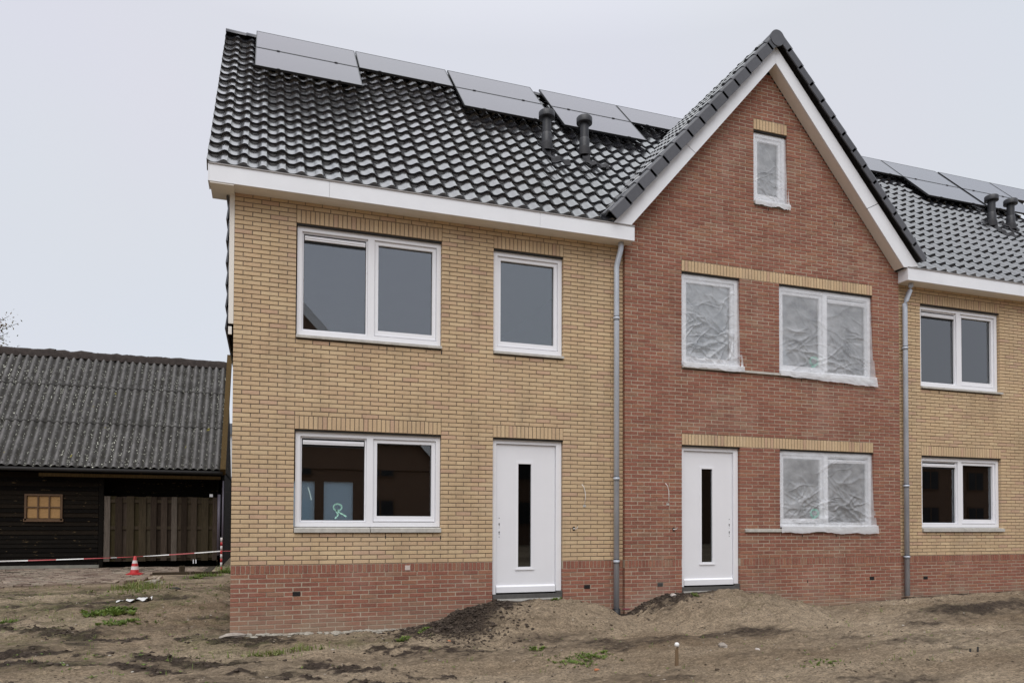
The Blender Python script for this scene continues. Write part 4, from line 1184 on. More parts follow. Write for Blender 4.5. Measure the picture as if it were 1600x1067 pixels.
def mat_sheet():
    mt, nt, b = new_mat("fibre_cement")
    n1 = noise_node(nt, 4, 6, 0.7, coord="Position"); n2 = noise_node(nt, 30, 3, 0.6, coord="Position")
    n3 = noise_node(nt, 0.55, 3, 0.6, coord="Position")
    c = ramp(nt, n1.outputs["Fac"], [(0.3, (0.066, 0.062, 0.060)), (0.7, (0.150, 0.143, 0.140))]).outputs[0]
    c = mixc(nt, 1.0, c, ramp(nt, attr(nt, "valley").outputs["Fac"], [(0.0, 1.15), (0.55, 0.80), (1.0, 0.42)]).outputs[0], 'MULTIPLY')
    va = nt.nodes.new("ShaderNodeTexVoronoi"); va.inputs["Scale"].default_value = 24
    g = nt.nodes.new("ShaderNodeNewGeometry"); nt.links.new(g.outputs["Position"], va.inputs["Vector"])
    sp = ramp(nt, va.outputs["Distance"], [(0.30, 1.0), (0.38, 0.0)])
    th = ramp(nt, n3.outputs["Fac"], [(0.40, 0.0), (0.62, 1.0)])
    hv = nt.nodes.new("ShaderNodeTexWhiteNoise"); nt.links.new(va.outputs["Position"], hv.inputs["Vector"])
    keep = ramp(nt, hv.outputs["Value"], [(0.64, 0.0), (0.68, 1.0)])
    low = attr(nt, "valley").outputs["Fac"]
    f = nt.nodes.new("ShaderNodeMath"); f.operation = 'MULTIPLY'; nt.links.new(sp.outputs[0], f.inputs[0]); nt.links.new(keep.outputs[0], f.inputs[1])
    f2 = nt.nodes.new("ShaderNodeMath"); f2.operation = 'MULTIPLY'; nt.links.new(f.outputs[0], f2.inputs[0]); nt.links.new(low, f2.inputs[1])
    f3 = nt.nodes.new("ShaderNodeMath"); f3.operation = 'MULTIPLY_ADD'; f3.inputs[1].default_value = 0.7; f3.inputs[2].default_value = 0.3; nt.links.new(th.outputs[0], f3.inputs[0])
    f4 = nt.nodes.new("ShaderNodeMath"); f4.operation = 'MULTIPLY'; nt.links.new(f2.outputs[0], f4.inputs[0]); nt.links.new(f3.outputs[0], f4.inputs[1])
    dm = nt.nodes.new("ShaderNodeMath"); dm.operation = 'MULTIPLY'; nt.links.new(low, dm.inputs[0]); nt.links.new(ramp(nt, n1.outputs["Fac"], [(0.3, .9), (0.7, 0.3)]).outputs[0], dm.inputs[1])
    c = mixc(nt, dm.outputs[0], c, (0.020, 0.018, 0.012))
    c = mixc(nt, f4.outputs[0], c, (0.66, 0.66, 0.56))
    ye = noise_node(nt, 2.6, 2, 0.5, coord="Position"); yf = ramp(nt, ye.outputs["Fac"], [(0.735, 0.0), (0.76, 0.9)])
    c = mixc(nt, yf.outputs[0], c, (0.22, 0.19, 0.03))
    nt.links.new(c, b.inputs["Base Color"]); b.inputs["Roughness"].default_value = 0.85; b.inputs["Specular IOR Level"].default_value = 0.3
    bump(nt, b, n2.outputs["Fac"], 0.4, 0.006)
    return mt
M_SHEET = mat_sheet()

barn = thing("barn", "old black boarded barn with a corrugated lichen-spotted roof, left of the houses", "barn", (-4, BY, -0.55))
bw = MB(); bw.box(-12, -3.43, BY + 0.06, BY + 0.12, -0.6, 1.85); bw.box(-3.43, -0.60, BY + 0.5, BY + 0.56, -0.6, 1.85); bw.box(-12, -0.6, BY + 0.06, BY + 0.10, 1.60, 1.85)
bw.box(-0.72, -0.62, BY + 0.0, BY + 5, -0.6, 1.9); bw.box(-12, -.6, BY + 5, BY + 5.1, -.6, 1.9)
bw.prism([(-0.70, 0), (-0.62, 0), (-0.62, 0), (-0.70, 0)], 0, 0) if False else None
bw.poly((-0.62, BY - .1, 1.85), (-0.62, BY + 5, 1.85), (-0.62, BY + 2.35, 4.95))
bw.build("wall", M_TAR, barn)
z = -0.50; k = 0
while z < 1.62:
    b_ = MB(); b_.tone = random.random(); tilt = random.gauss(0, .003)
    for xa, xb in cuts(-12, -3.44, [(-5.0, -4.19)] if 0.55 < z + .05 < 1.22 else []):
        n = b_.add([(xa, BY + 0.018, z + tilt), (xb, BY + 0.018, z - tilt), (xb, BY + 0.04, z + 0.125 - tilt), (xa, BY + 0.04, z + 0.125 + tilt), (xa, BY + 0.06, z), (xb, BY + 0.06, z), (xb, BY + .06, z + .125), (xa, BY + .06, z + .125)])
        for q in ((0,1,2,3),(4,5,1,0),(0,3,7,4),(1,5,6,2),(3,2,6,7)): b_.face(*[n+i for i in q])
    b_.build("plank", M_TAR, barn); z += 0.105; k += 1
bs = MB(); bs.box(-12, -3.40, BY - 0.05, BY + 0.06, -0.62, -0.50); bs.build("sill_beam", mat_plain("mossy_concrete", (0.22, 0.21, 0.18), 0.9, var=.3), barn)
bwf = MB(); x0, x1, z0, z1 = -4.99, -4.20, 0.575, 1.205
M_WF = mat_plain("brown_window_wood", (0.10, 0.052, 0.022), 0.7, var=.2)
for a in ((x0, x0+.045, z0, z1), (x1-.045, x1, z0, z1), (x0+.045, x1-.045, z1-.045, z1), (x0-.02, x1+.02, z0-.03, z0+.04)): bwf.box(a[0], a[1], BY - 0.005, BY + 0.06, a[2], a[3])
w3 = (x1 - x0 - .09) / 3
for i in (1, 2): bwf.box(x0+.045+i*w3-.015, x0+.045+i*w3+.015, BY + 0.0, BY + .05, z0+.04, z1-.045)
bwf.box(x0+.045, x1-.045, BY + 0.002, BY + .05, (z0+z1)/2-.014, (z0+z1)/2+.014)
bwin = bwf.build("window", M_WF, barn)
M_BLIND = mat_plain("tan_blind", (0.36, 0.21, 0.085), 0.8, 0.4, var=.25, nscale=12, stretch=(1, 1, 6))
for i in range(3):
    for j in range(2):
        p = MB(); p.box(x0+.045+i*w3+.012, x0+.045+(i+1)*w3-.012, BY + .03, BY + .034, z0+.045+j*(z1-z0-.085)/2+.008, z0+.04+(j+1)*(z1-z0-.085)/2-.008); p.build("pane", M_BLIND, bwin)
# plank gate
gt = MB(); gt.box(-3.30, -0.74, BY + 0.075, BY + 0.10, -0.36, -0.28); gt.box(-3.30, -0.74, BY + 0.075, BY + 0.10, 0.36, 0.44); gt.box(-3.30, -0.74, BY + 0.075, BY + 0.10, 1.02, 1.10)
gate = gt.build("gate", M_GREYW, barn)
x = -3.32; k = 0
while x < -0.80:
    w_ = random.uniform(0.125, 0.165); front = k % 2 == 0
    p = MB(); p.tone = random.random() if k else 1.0
    dz0, dz1 = random.uniform(-.01, .012), random.uniform(-.01, .008)
    yy = BY + (0.05 if front else 0.101)
    p.box(x, min(x + w_, -0.74), yy, yy + 0.022, -0.425 + dz0 + (0.0 if k else -0.0), 1.175 + dz1); p.build("plank", M_GREYW, gate)
    x += w_ - (0.012 if front else 0.02); k += 1
hk = MB()
for xx in (-1.30, -1.24): hk.box(xx, xx + .022, BY + .02, BY + .05, -0.50, -0.40)
hk.box(-0.93, -0.85, BY + .03, BY + .05, 1.19, 1.26); hk.build("white_bracket", M_WHITE, barn)
eb = MB(); eb.box(-4.65, -0.66, BY - 0.22, BY - 0.18, 1.62, 1.70); eb.tone = 0.4; eb.build("eaves_beam", M_BRNW, barn)
for jx, jy in ((-3.43, .02), (-0.74, 0.0)):
    jp = MB(); jp.box(jx, jx + .1, BY + jy, BY + jy + .1, -0.55, 1.70); jp.build("door_post", M_TAR, barn)
dp = MB(); dp.smooth = True; dp.tube([(-0.70, BY - 0.06, 1.25), (-0.70, BY - 0.06, -0.3)], 0.035, 10); dp.tube([(-0.60, BY - 0.15, 1.6), (-0.60, BY - 0.15, -0.5)], 0.02, 8); dp.build("drainpipe", mat_plain("purple_grey_pvc", (0.10, 0.085, 0.11), 0.5), barn)
# corrugated roof: three lapped rows of sheets
BAL = R(51); BC, BS = math.cos(BAL), math.sin(BAL)
BE = Vector((0, 9.67, 1.845)); BU, BN = Vector((0, BC, BS)), Vector((0, -BS, BC))
rb_ = MB(); rb_.poly(*[Vector((x_, BE.y, BE.z)) + BU * t_ - BN * 0.06 for x_, t_ in ((-12, 0.02), (-0.64, 0.02), (-0.64, 4.18), (-12, 4.18))])
top = BE + BU * 4.18
rb_.poly((-12, top.y + .02, top.z), (-0.64, top.y + .02, top.z), (-0.64, top.y + 3.2, 1.8), (-12, top.y + 3.2, 1.8))
broof = rb_.build("roof", M_DARK, barn)
WAVE = 0.177; SW = WAVE * 6
rows = [(0.0, 1.56), (1.48, 2.92), (2.83, 4.20)]
for ri, (t0, t1) in enumerate(rows):
    xr = -0.655
    while xr > -11.5:
        xl = xr - SW
        s = MB(); s.smooth = True
        ns = 6 * 8; js = [random.gauss(0, .004) for _ in range(2)]
        us = [xl - 0.03 + (SW + 0.03) * i / ns for i in range(ns + 1)]
        hgt = lambda xx: 0.034 * math.cos(2*math.pi*(xx + 0.655 + WAVE/2) / WAVE)
        def pt(xx, t, up): return Vector((xx, BE.y, BE.z)) + BU * t + BN * (hgt(xx) + up)
        a0 = s.add([pt(xx, t0 + js[0], 0.022) for xx in us]); a1 = s.add([pt(xx, (t0 + t1)/2, 0.012 + random.gauss(0, .001)) for xx in us]); a2 = s.add([pt(xx, t1, 0.0) for xx in us])
        vals = []
        for i in range(ns): s.face(a0+i, a0+i+1, a1+i+1, a1+i)
        for i in range(ns): s.face(a1+i, a1+i+1, a2+i+1, a2+i)
        s.smooth = False
        f0 = s.add([pt(xx, t0 + js[0], 0.022) for xx in us]); f1 = s.add([pt(xx, t0 + js[0] + .003, 0.013) for xx in us])
        for i in range(ns): s.face(f1+i, f1+i+1, f0+i+1, f0+i)
        me = s.mesh("roof_sheet", M_SHEET, wpos(broof))
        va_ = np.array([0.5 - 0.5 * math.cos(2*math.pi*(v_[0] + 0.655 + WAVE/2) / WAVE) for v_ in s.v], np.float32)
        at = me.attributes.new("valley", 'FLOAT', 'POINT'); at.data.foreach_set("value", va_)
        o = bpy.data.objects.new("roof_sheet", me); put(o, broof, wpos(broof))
        # fixings
        xr = xl
fx = MB()
for t in (0.12, 1.62, 3.0):
    x = -0.655 - WAVE
    while x > -7:
        c = Vector((x + WAVE/2 + (0.0), BE.y, BE.z)) + BU * t + BN * 0.052
        if True: 
            mb_ = MB(); mb_.box(-.013, .013, -.013, .013, 0, .014); fx.merge(mb_, basis(c, Vector((1,0,0)), BU, BN))
        x -= WAVE * 2
fx.build("roof_bolt", M_DARK, broof)
x = -0.62
while x > -11:
    rc = MB(); rc.smooth = True; l_ = 0.9; top = BE + BU * 4.13
    n1 = [(-0.16, -0.16), (-0.13, 0.0), (-0.06, 0.06), (0.02, 0.075), (0.10, 0.05), (0.15, -0.03), (0.2, -0.17)]
    jz = [random.gauss(0, .012) for _ in range(8)]
    rings = []
    for q in range(8):
        xx = x - l_ * q / 7
        rings.append(rc.add([(xx, top.y + p[0], top.z + p[1] + jz[q]) for p in n1]))
    for q in range(7):
        for i in range(len(n1) - 1): rc.face(rings[q]+i, rings[q]+i+1, rings[q+1]+i+1, rings[q+1]+i)
    rc.build("ridge_cap", mat_plain("mossy_ridge", (0.045, 0.036, 0.032), 0.9, 0.2, var=.5, nscale=9, bumpamt=.6, bdist=.02) if "mossy_ridge" not in bpy.data.materials else bpy.data.materials["mossy_ridge"], broof); x -= 0.86
vbd = MB()
for (a, b_) in ((0.0, 1.0),):
    P_ = lambda x_, t_, n_: Vector((x_, BE.y, BE.z)) + BU * t_ + BN * n_
    n = vbd.add([P_(-0.655, -0.06, -0.10), P_(-0.53, -0.06, -0.10), P_(-0.53, 4.42, -0.10), P_(-0.655, 4.42, -0.10), P_(-0.655, -0.06, 0.11), P_(-0.53, -0.06, 0.11), P_(-0.53, 4.42, 0.11), P_(-0.655, 4.42, 0.11)])
    for q in ((0,3,2,1),(4,5,6,7),(0,1,5,4),(2,3,7,6),(3,0,4,7),(1,2,6,5)): vbd.face(*[n+i for i in q])
vbd.build("verge_board", M_BRNW, broof)
gu = MB(); gu.smooth = True; gu.tube([(-12, BE.y - 0.02, BE.z - 0.07), (-0.6, BE.y - 0.02, BE.z - 0.07)], 0.045, 10); gu.build("gutter", M_DARK, barn)

# ---------------------------------------------------------------- background
fb = thing("garden_building", "pale grey building with slate-blue base glimpsed between barn and house", "building", (-1.4, 30, -0.7))
b_ = MB(); b_.box(-4.0, 6.0, 30, 36, 2.85, 5.0); b_.build("wall", mat_plain("pale_render", (0.55, 0.56, 0.58), 0.8), fb)
b_ = MB(); b_.box(-4.0, 6.0, 29.95, 36, -0.8, 2.85); b_.build("base_cladding", mat_plain("slate_blue_cladding", (0.075, 0.10, 0.13), 0.7, var=.15), fb)
b_ = MB(); b_.prism([(-4.2, 5.0), (6.2, 5.0), (6.0, 5.56), (-4.0, 5.56)], 29.8, 36.2); b_.build("roof", mat_plain("dark_blue_roof", (0.09, 0.10, 0.115), 0.6), fb)

def mat_leaf(name, stops, tl=0.3):
    mt, nt, b = new_mat(name)
    c = ramp(nt, attr(nt, "tone").outputs["Fac"], stops).outputs[0]
    nt.links.new(c, b.inputs["Base Color"]); b.inputs["Roughness"].default_value = 0.55; b.inputs["Specular IOR Level"].default_value = 0.35
    t = nt.nodes.new("ShaderNodeBsdfTranslucent"); nt.links.new(c, t.inputs[0]); mx = nt.nodes.new("ShaderNodeMixShader"); mx.inputs[0].default_value = tl
    nt.links.new(b.outputs[0], mx.inputs[1]); nt.links.new(t.outputs[0], mx.inputs[2]); nt.links.new(mx.outputs[0], nt.nodes["Material Output"].inputs["Surface"])
    return mt
M_HEDGE = mat_leaf("hedge_leaf", [(0, (0.018, 0.035, 0.012)), (1, (0.07, 0.11, 0.035))])
M_AUT = mat_leaf("autumn_leaf", [(0, (0.05, 0.06, 0.02)), (0.5, (0.13, 0.10, 0.03)), (1, (0.20, 0.09, 0.05))])
M_WEED = mat_leaf("weed_leaf", [(0, (0.075, 0.115, 0.025)), (0.5, (0.14, 0.21, 0.04)), (1, (0.24, 0.30, 0.075))])
M_GRASS = mat_leaf("grass_blade", [(0, (0.10, 0.13, 0.03)), (0.6, (0.17, 0.22, 0.05)), (1, (0.30, 0.26, 0.12))])
M_BARK = mat_plain("bark", (0.07, 0.055, 0.042), 0.9, 0.2, var=.4, nscale=12, bumpamt=.5, bdist=.01)

def leaf_at(mb, c, size, nrm=None):
    a = Vector((random.gauss(0,1), random.gauss(0,1), random.gauss(0,1))).normalized(); b = a.cross(Vector((random.gauss(0,1), random.gauss(0,1), random.gauss(0,1)))).normalized()
    c = Vector(c); mb.tone = random.random()
    mb.poly(c - a*size, c + b*size*0.5, c + a*size, c - b*size*0.5)

hd = thing("hedge", "dark green bush in the gap between barn and yellow house", "hedge", (-0.9, 17, -0.6))
lf = MB()
for _ in range(2600):
    lf_c = (random.uniform(-2.0, 0.2), random.gauss(17, .35), -0.6 + 1.75 * random.random()**0.8 * (0.85 + 0.2*math.sin(random.random()*6)))
    leaf_at(lf, lf_c, random.uniform(.04, .075))
lf.build("foliage", M_HEDGE, hd)
st = MB(); st.smooth = True
for k in range(7): st.tube([(-1.8 + k*.3, 17, -0.7), (-1.75 + k*.3 + random.gauss(0, .08), 17.05, 0.2), (-1.8 + k*.3 + random.gauss(0, .15), 17, 0.8)], [.025, .018, .008], 6)
st.build("stem", M_BARK, hd)

tr = thing("tree", "sparse autumn tree whose twigs peep over the barn roof", "tree", (-11.6, 25, -0.6))
tk = MB(); tk.smooth = True
tk.tube([(-11.6, 25, -0.8), (-11.55, 25, 2.5), (-11.4, 25.1, 5.0), (-11.2, 25, 7.6)], [.22, .18, .12, .04], 12)
lv = MB(); tips = []
for k in range(34):
    z = random.uniform(3.2, 7.4); a = random.uniform(0, 6.28); l = random.uniform(0.9, 1.75) * (1.15 - 0.06*z)
    b0 = Vector((-11.5 + .03*z, 25, z)); t1 = b0 + Vector((math.cos(a)*l, math.sin(a)*l, random.uniform(.5, 1.2)*l))
    tk.tube([b0, (b0 + t1)/2 + Vector((0, 0, .1)), t1], [.045, .025, .008], 6); tips.append((b0, t1))
for k in range(12):
    a = random.uniform(-.7, .7); l = random.uniform(1.1, 1.75); b0 = Vector((-11.3, 25, random.uniform(6.2, 7.4))); t1 = b0 + Vector((math.cos(a)*l, math.sin(a)*l, random.uniform(.2, .75)*l)); tk.tube([b0, (b0+t1)/2 + Vector((0,0,.08)), t1], [.03, .016, .006], 6); tips.append((b0, t1))
for ex, ez in ((-9.35, 8.75), (-9.7, 8.35), (-9.6, 8.95), (-9.95, 8.0), (-9.8, 8.6)):
    b0 = Vector((-11.2, 25, ez - 1.3)); t1 = Vector((ex, 25 + random.gauss(0, .2), ez)); tk.tube([b0, (b0+t1)/2 + Vector((0, 0, .12)), t1], [.03, .016, .006], 6); tips.append((b0, t1))
for b0, t1 in tips:
    for q in range(46):
        c = b0.lerp(t1, random.uniform(.35, 1.05)) + Vector((random.gauss(0, .12), random.gauss(0, .12), random.gauss(0, .12))); leaf_at(lv, c, random.uniform(.035, .07))
tk.build("trunk", M_BARK, tr); lv.build("crown", M_AUT, tr)

# ---------------------------------------------------------------- site furniture near the barn
M_RW = [mat_plain("signal_red", (0.46, 0.028, 0.030), 0.5, var=.1), mat_plain("reflective_white", (0.62, 0.57, 0.56), 0.5, var=.06)]
M_TAPE = [mat_plain('tape_red', (0.30, 0.022, 0.022), 0.5, var=.15), mat_plain('tape_white', (0.62, 0.60, 0.58), 0.5, var=.1)]
def gz(x, y): return GH(x, y)
cx_, cy_ = -2.163, 7.064; cz_ = PAVE_Z + 0.005
cone = thing("traffic_cone", "red and white striped traffic cone on the old brick pavement in front of the barn", "traffic cone", (cx_, cy_, cz_))
c = MB(); c.box(cx_-.145, cx_+.145, cy_-.145, cy_+.145, cz_, cz_+.022); c.box(cx_-.115, cx_+.115, cy_-.115, cy_+.115, cz_+.0222, cz_+.035); c.build("base", M_RW[0], cone)
def rc_(z): return 0.092 - 0.068 * (z - 0.035) / 0.345
for (za, zb, mi) in ((.035, .105, 0), (.105, .175, 1), (.175, .235, 0), (.235, .300, 1), (.300, .385, 0)):
    c = MB(); c.smooth = True; c.lathe([(rc_(za), za), (rc_(zb), zb)] + ([(0.012, .388)] if zb > .38 else []), 24, (cx_, cy_, cz_)); c.build("stripe" if mi else "cone_body", M_RW[mi], cone)
px, py = -0.504, 7.62; pz = gz(px, py)
post = thing("marker_post", "thin red and white banded post holding the barrier tape by the house corner", "post", (px, py, pz))
zz = pz - 0.05; k = 1
while zz < pz + 0.72:
    c = MB(); c.smooth = True; z2 = zz + (0.085 if k % 2 == 0 else 0.10); c.tube([(px, py, zz), (px, py, z2)], 0.021, 12); c.build("band", M_RW[k % 2], post); zz = z2; k += 1
# barrier tape, sagging and twisting between fixings
tp = thing("barrier_tape", "red and white barrier tape stretched in front of the barn", "barrier tape", (-3, 7.6, -0.2))
def tape_run(p0, p1, sag, wave, n, segl=0.52):
    p0, p1 = Vector(p0), Vector(p1); L = (p1 - p0).length; runs = {}
    prev = None
    for i in range(n + 1):
        t = i / n; c = p0.lerp(p1, t) + Vector((0, 0, -sag * 4*t*(1-t)))
        a = 0.70 + wave * math.sin(t * L * 1.7 + 1.0) * .40 + 0.2 * wave * math.sin(t * L * 4.1)
        d = Vector((0, math.sin(a), math.cos(a))) * 0.013
        if prev:
            mb = runs.setdefault(int((t * L) / segl), MB()); mb.poly(prev[0] - prev[1], c - d, c + d, prev[0] + prev[1])
        prev = (c, d)
    for k_, mb in runs.items():
        mb.build("red_stripe" if k_ % 2 == 0 else "white_stripe", M_TAPE[k_ % 2], tp)
tape_run((-10.5, 7.9, -0.24), (-2.6, 7.65, -0.22), 0.06, 1.1, 260)
tape_run((-2.6, 7.65, -0.22), (px, py + .02, -0.10), 0.01, 1.0, 90)
tape_run((px, py + .02, -0.10), (3.0, 8.2, -0.02), 0.03, 0.9, 80)

sx, sy_ = -1.316, 7.70; sz = gz(sx, sy_)
sb = MB(); sb.box(sx-.055, sx+.055, sy_-.055, sy_+.055, sz-.1, sz+.165); sb.tone = .8; o = sb.build("stump_post", M_GREYW, None, org=(sx, sy_, sz)); tag(o, "short square grey wooden stump in front of the barn gate", "post")
kb = MB(); z_ = PAVE_Z
kb.box(-1.85, -1.12, 7.22, 7.29, z_-.12, z_+.03); kb.box(-1.11, -0.48, 7.30, 7.37, z_-.12, z_+.025); kb.tone = .6
o = kb.build("edging_plank", M_GREYW, None, org=(-1.2, 7.3, z_)); tag(o, "low weathered edging plank along the end of the pavement by the stump", "plank")

# white scrap of plastic
s = MB(); s.smooth = True; n = []
for j in range(6):
    for i in range(16):
        xx = -1.78 + 0.5 * i/15; yy = 2.78 + 0.03*j + .02*math.sin(i*.8); hh = gz(-1.55, 2.8) + 0.015 + 0.05*abs(math.sin(i*.55 + j*.5))*(0.3 + i/15) + .02*random.random(); n.append((xx, yy, hh))
b0 = s.add(n)
for j in range(5):
    for i in range(15): s.face(b0+j*16+i, b0+j*16+i+1, b0+(j+1)*16+i+1, b0+(j+1)*16+i)
o = s.build("plastic_scrap", mat_plain("dirty_white_plastic", (0.62, 0.61, 0.60), 0.5), None, org=(-1.55, 2.8, gz(-1.55, 2.8))); tag(o, "crumpled white plastic scrap lying on the soil among the weeds, left yard", "litter")

# wooden stake with a pale top
sx, sy_ = 4.50, -3.33; sz = gz(sx, sy_)
stk = thing("survey_stake", "thin brown wooden stake with a white top standing in the foreground soil", "stake", (sx, sy_, sz))
c = MB(); n = c.add([(sx-.018, sy_-.012, sz-.1), (sx+.018, sy_-.012, sz-.1), (sx+.018, sy_+.012, sz-.1), (sx-.018, sy_+.012, sz-.1), (sx-.013, sy_-.010, sz+.165), (sx+.015, sy_-.010, sz+.20), (sx+.015, sy_+.010, sz+.20), (sx-.013, sy_+.010, sz+.165)])
for q in ((0,3,2,1),(4,5,6,7),(0,1,5,4),(2,3,7,6),(3,0,4,7),(1,2,6,5)): c.face(*[n+i for i in q])
c.build("shaft", mat_plain("stake_wood", (0.17, 0.11, 0.06), 0.85, var=.3, nscale=30, stretch=(1, 1, .1)), stk)
c = MB(); c.smooth = True; c.lathe([(0.0, 0.2), (0.020, .2), (0.026, .222), (0.018, .24), (0.0, .245)], 10, (sx + .003, sy_, sz)); c.build("top", M_CABLE, stk)

# stones, rubble and litter
def rock_mesh(name, mat, sx_, sy__, sz_, seed, c, parent=None, jag=.35):
    rs = random.Random(seed); mb = MB(); n_lat, n_lon = 5, 9; vs = [(0, 0, -1)]
    for i in range(1, n_lat):
        for j in range(n_lon):
            a, b = math.pi*i/n_lat - math.pi/2, 2*math.pi*j/n_lon; k = 1 + rs.uniform(-jag, jag)
            vs.append((math.cos(a)*math.cos(b)*k, math.cos(a)*math.sin(b)*k, math.sin(a)*(1 + rs.uniform(-jag, jag)*.5)))
    vs.append((0, 0, 1)); rz = rs.uniform(0, 6.28); cr, sr = math.cos(rz), math.sin(rz)
    n = mb.add([(c[0] + (x*sx_*cr - y*sy__*sr), c[1] + (x*sx_*sr + y*sy__*cr), c[2] + z*sz_) for x, y, z in vs]); mb.tone = rs.random()
    for j in range(n_lon):
        j2 = (j+1) % n_lon; mb.face(n, n+1+j2, n+1+j)
        for i in range(n_lat - 2): mb.face(n+1+i*n_lon+j, n+1+i*n_lon+j2, n+1+(i+1)*n_lon+j2, n+1+(i+1)*n_lon+j)
        mb.face(n+1+(n_lat-2)*n_lon+j, n+1+(n_lat-2)*n_lon+j2, n+len(vs)-1)
    return mb
M_CHUNK = mat_plain("broken_concrete", (0.34, 0.30, 0.26), 0.95, .2, var=.4, nscale=18, bumpamt=.5)
M_PALE = mat_plain("pale_stone", (0.55, 0.50, 0.46), 0.9, .2, var=.2, nscale=18)
for (x, y, a, b_, c_, mt, lb, nm) in (
    (-1.50, 5.00, .15, .10, .055, M_CHUNK, "flat slab of broken concrete at the end of the old pavement near the cone", "concrete_chunk"),
    (5.62, -2.52, .085, .05, .040, M_CHUNK, "sandy clod of concrete on the mound before the red house's door", "concrete_chunk"),
    (5.95, -2.75, .040, .022, .014, M_PALE, "small pale stone to the right of the sandy clod before the red house", "stone"),
    (0.05, -0.14, .16, .07, .045, M_CHUNK, "lump of spilled mortar at the foot of the yellow house's left corner", "mortar_lump"),
    (-1.05, 3.9, .11, .07, .035, M_DARK, "dark flat clod in the left yard between plastic scrap and house", "clod"),
    (6.35, -0.22, .05, .035, .03, M_PALE, "white stone on the rim of the hole by the grey downpipe", "stone"),
    (12.9, -1.35, .05, .04, .03, M_PALE, "pale stone lying before the right-hand yellow house", "stone")):
    z = gz(x, y); o = rock_mesh(nm, mt, a, b_, c_, int(x*100) + 7, (x, y, z + c_*.35)).build(nm, mt, None, org=(x, y, z)); tag(o, lb, nm.replace("_", " "))
# loose paving bricks at the broken pavement edge
for k in range(11):
    x = -2.35 + 0.85 * random.random(); y = 5.35 + (x + 2.2) * 0.9 + random.gauss(0, .18); z = gz(x, y)
    lbm = Matrix.Translation((x, y, max(z, PAVE_Z - .06) + .03)) @ Euler((random.gauss(0, .25), random.gauss(0, .25), random.uniform(0, 3))).to_matrix().to_4x4()
    o = bpy.data.objects.new("loose_brick", pmesh[k % 8]); COL.objects.link(o); o.matrix_world = lbm
    tag(o, "loose paving brick tumbled out at the broken edge of the old pavement", "brick", "loose paving bricks at the pavement edge")
# mortar crumbs along the foot of the left house, clods and pebbles
cr = MB()
for k in range(110):
    x = random.choice([random.gauss(.15,.12), random.gauss(.7,.2), random.gauss(1.35,.2), random.gauss(1.9, .15), random.uniform(0, 2.4)]); y = -0.03 - abs(random.gauss(0, .05)); s_ = random.uniform(.012, .045) * (1 - .2*x/2.5)
    r_ = rock_mesh("x", None, s_ * 1.6, s_, s_ * .55, k, (0, 0, 0)); cr.tone = 0; cr.merge(r_, Matrix.Translation((x, y, gz(x, y) + s_*.2)))
o = cr.build("mortar_rubble", mat_plain("mortar_crumb", (0.36, 0.33, 0.28), 0.95, .2, var=.3, nscale=15), None, org=(1.2, -.05, -.9)); tag(o, "pale mortar crumbs along the foot of the yellow house's brick plinth", None, None, "stuff")
def lump_templates(n=14):
    out = []
    rs = np.random.default_rng(5)
    for k in range(n):
        vs = [(0, 0, -0.8)]
        for i, (zz, rr) in enumerate(((-0.35, 0.95), (0.35, 0.85))):
            for j in range(6):
                a_ = 2*math.pi*(j + .5*i)/6; q = 1 + rs.uniform(-.35, .35); vs.append((math.cos(a_)*rr*q, math.sin(a_)*rr*q*.85, zz + rs.uniform(-.2, .2)))
        vs.append((rs.uniform(-.2, .2), rs.uniform(-.2, .2), 0.85))
        fs = []
        for j in range(6):
            j2 = (j+1) % 6
            fs += [(0, 1+j2, 1+j), (1+j, 1+j2, 7+j), (1+j2, 7+j2, 7+j), (7+j, 7+j2, 13)]
        out.append((np.array(vs), np.array(fs)))
    return out
LUMPS = lump_templates()
def scatter(name, mat, x, y, size, squash, label, sink=.2):
    "many small lumps lying on the ground as one loose mass"
    z = ground_h(x, y); n = len(x); which = rng.integers(0, len(LUMPS), n); ang = rng.uniform(0, 6.283, n)
    V, F, T = [], [], []; off = 0
    for k in range(len(LUMPS)):
        m_ = which == k; c = int(m_.sum())
        if not c: continue
        v, f = LUMPS[k]; ca, sa = np.cos(ang[m_])[:, None], np.sin(ang[m_])[:, None]; sz = size[m_][:, None]
        vx = (v[None, :, 0]*ca - v[None, :, 1]*sa) * sz * 1.2 + x[m_][:, None]; vy = (v[None, :, 0]*sa + v[None, :, 1]*ca) * sz + y[m_][:, None]
        vz = v[None, :, 2] * sz * squash + z[m_][:, None] + sz * squash * sink
        V.append(np.stack([vx, vy, vz], -1).reshape(-1, 3)); F.append((f[None] + (np.arange(c) * len(v))[:, None, None] + off).reshape(-1, 3)); off += c * len(v)
        T.append(np.repeat(rng.uniform(0, 1, c), len(f)))
    V, F, T = np.concatenate(V), np.concatenate(F), np.concatenate(T); org = V.mean(0)
    me = bpy.data.meshes.new(name); me.vertices.add(len(V)); me.vertices.foreach_set("co", (V - org).ravel())
    me.loops.add(F.size); me.loops.foreach_set("vertex_index", F.ravel()); me.polygons.add(len(F)); me.polygons.foreach_set("loop_start", np.arange(0, F.size, 3)); me.polygons.foreach_set("loop_total", np.full(len(F), 3))
    me.update(calc_edges=True); at = me.attributes.new("tone", 'FLOAT', 'FACE'); at.data.foreach_set("value", T.astype(np.float32)); me.materials.append(mat)
    o = bpy.data.objects.new(name, me); COL.objects.link(o); o.location = org; tag(o, label, None, None, "stuff"); return o
def keep(x, y, prob):
    m_ = (rng.uniform(0, 1, len(x)) < prob) & ~((x > -0.02) & (y > -0.03)); return x[m_], y[m_]
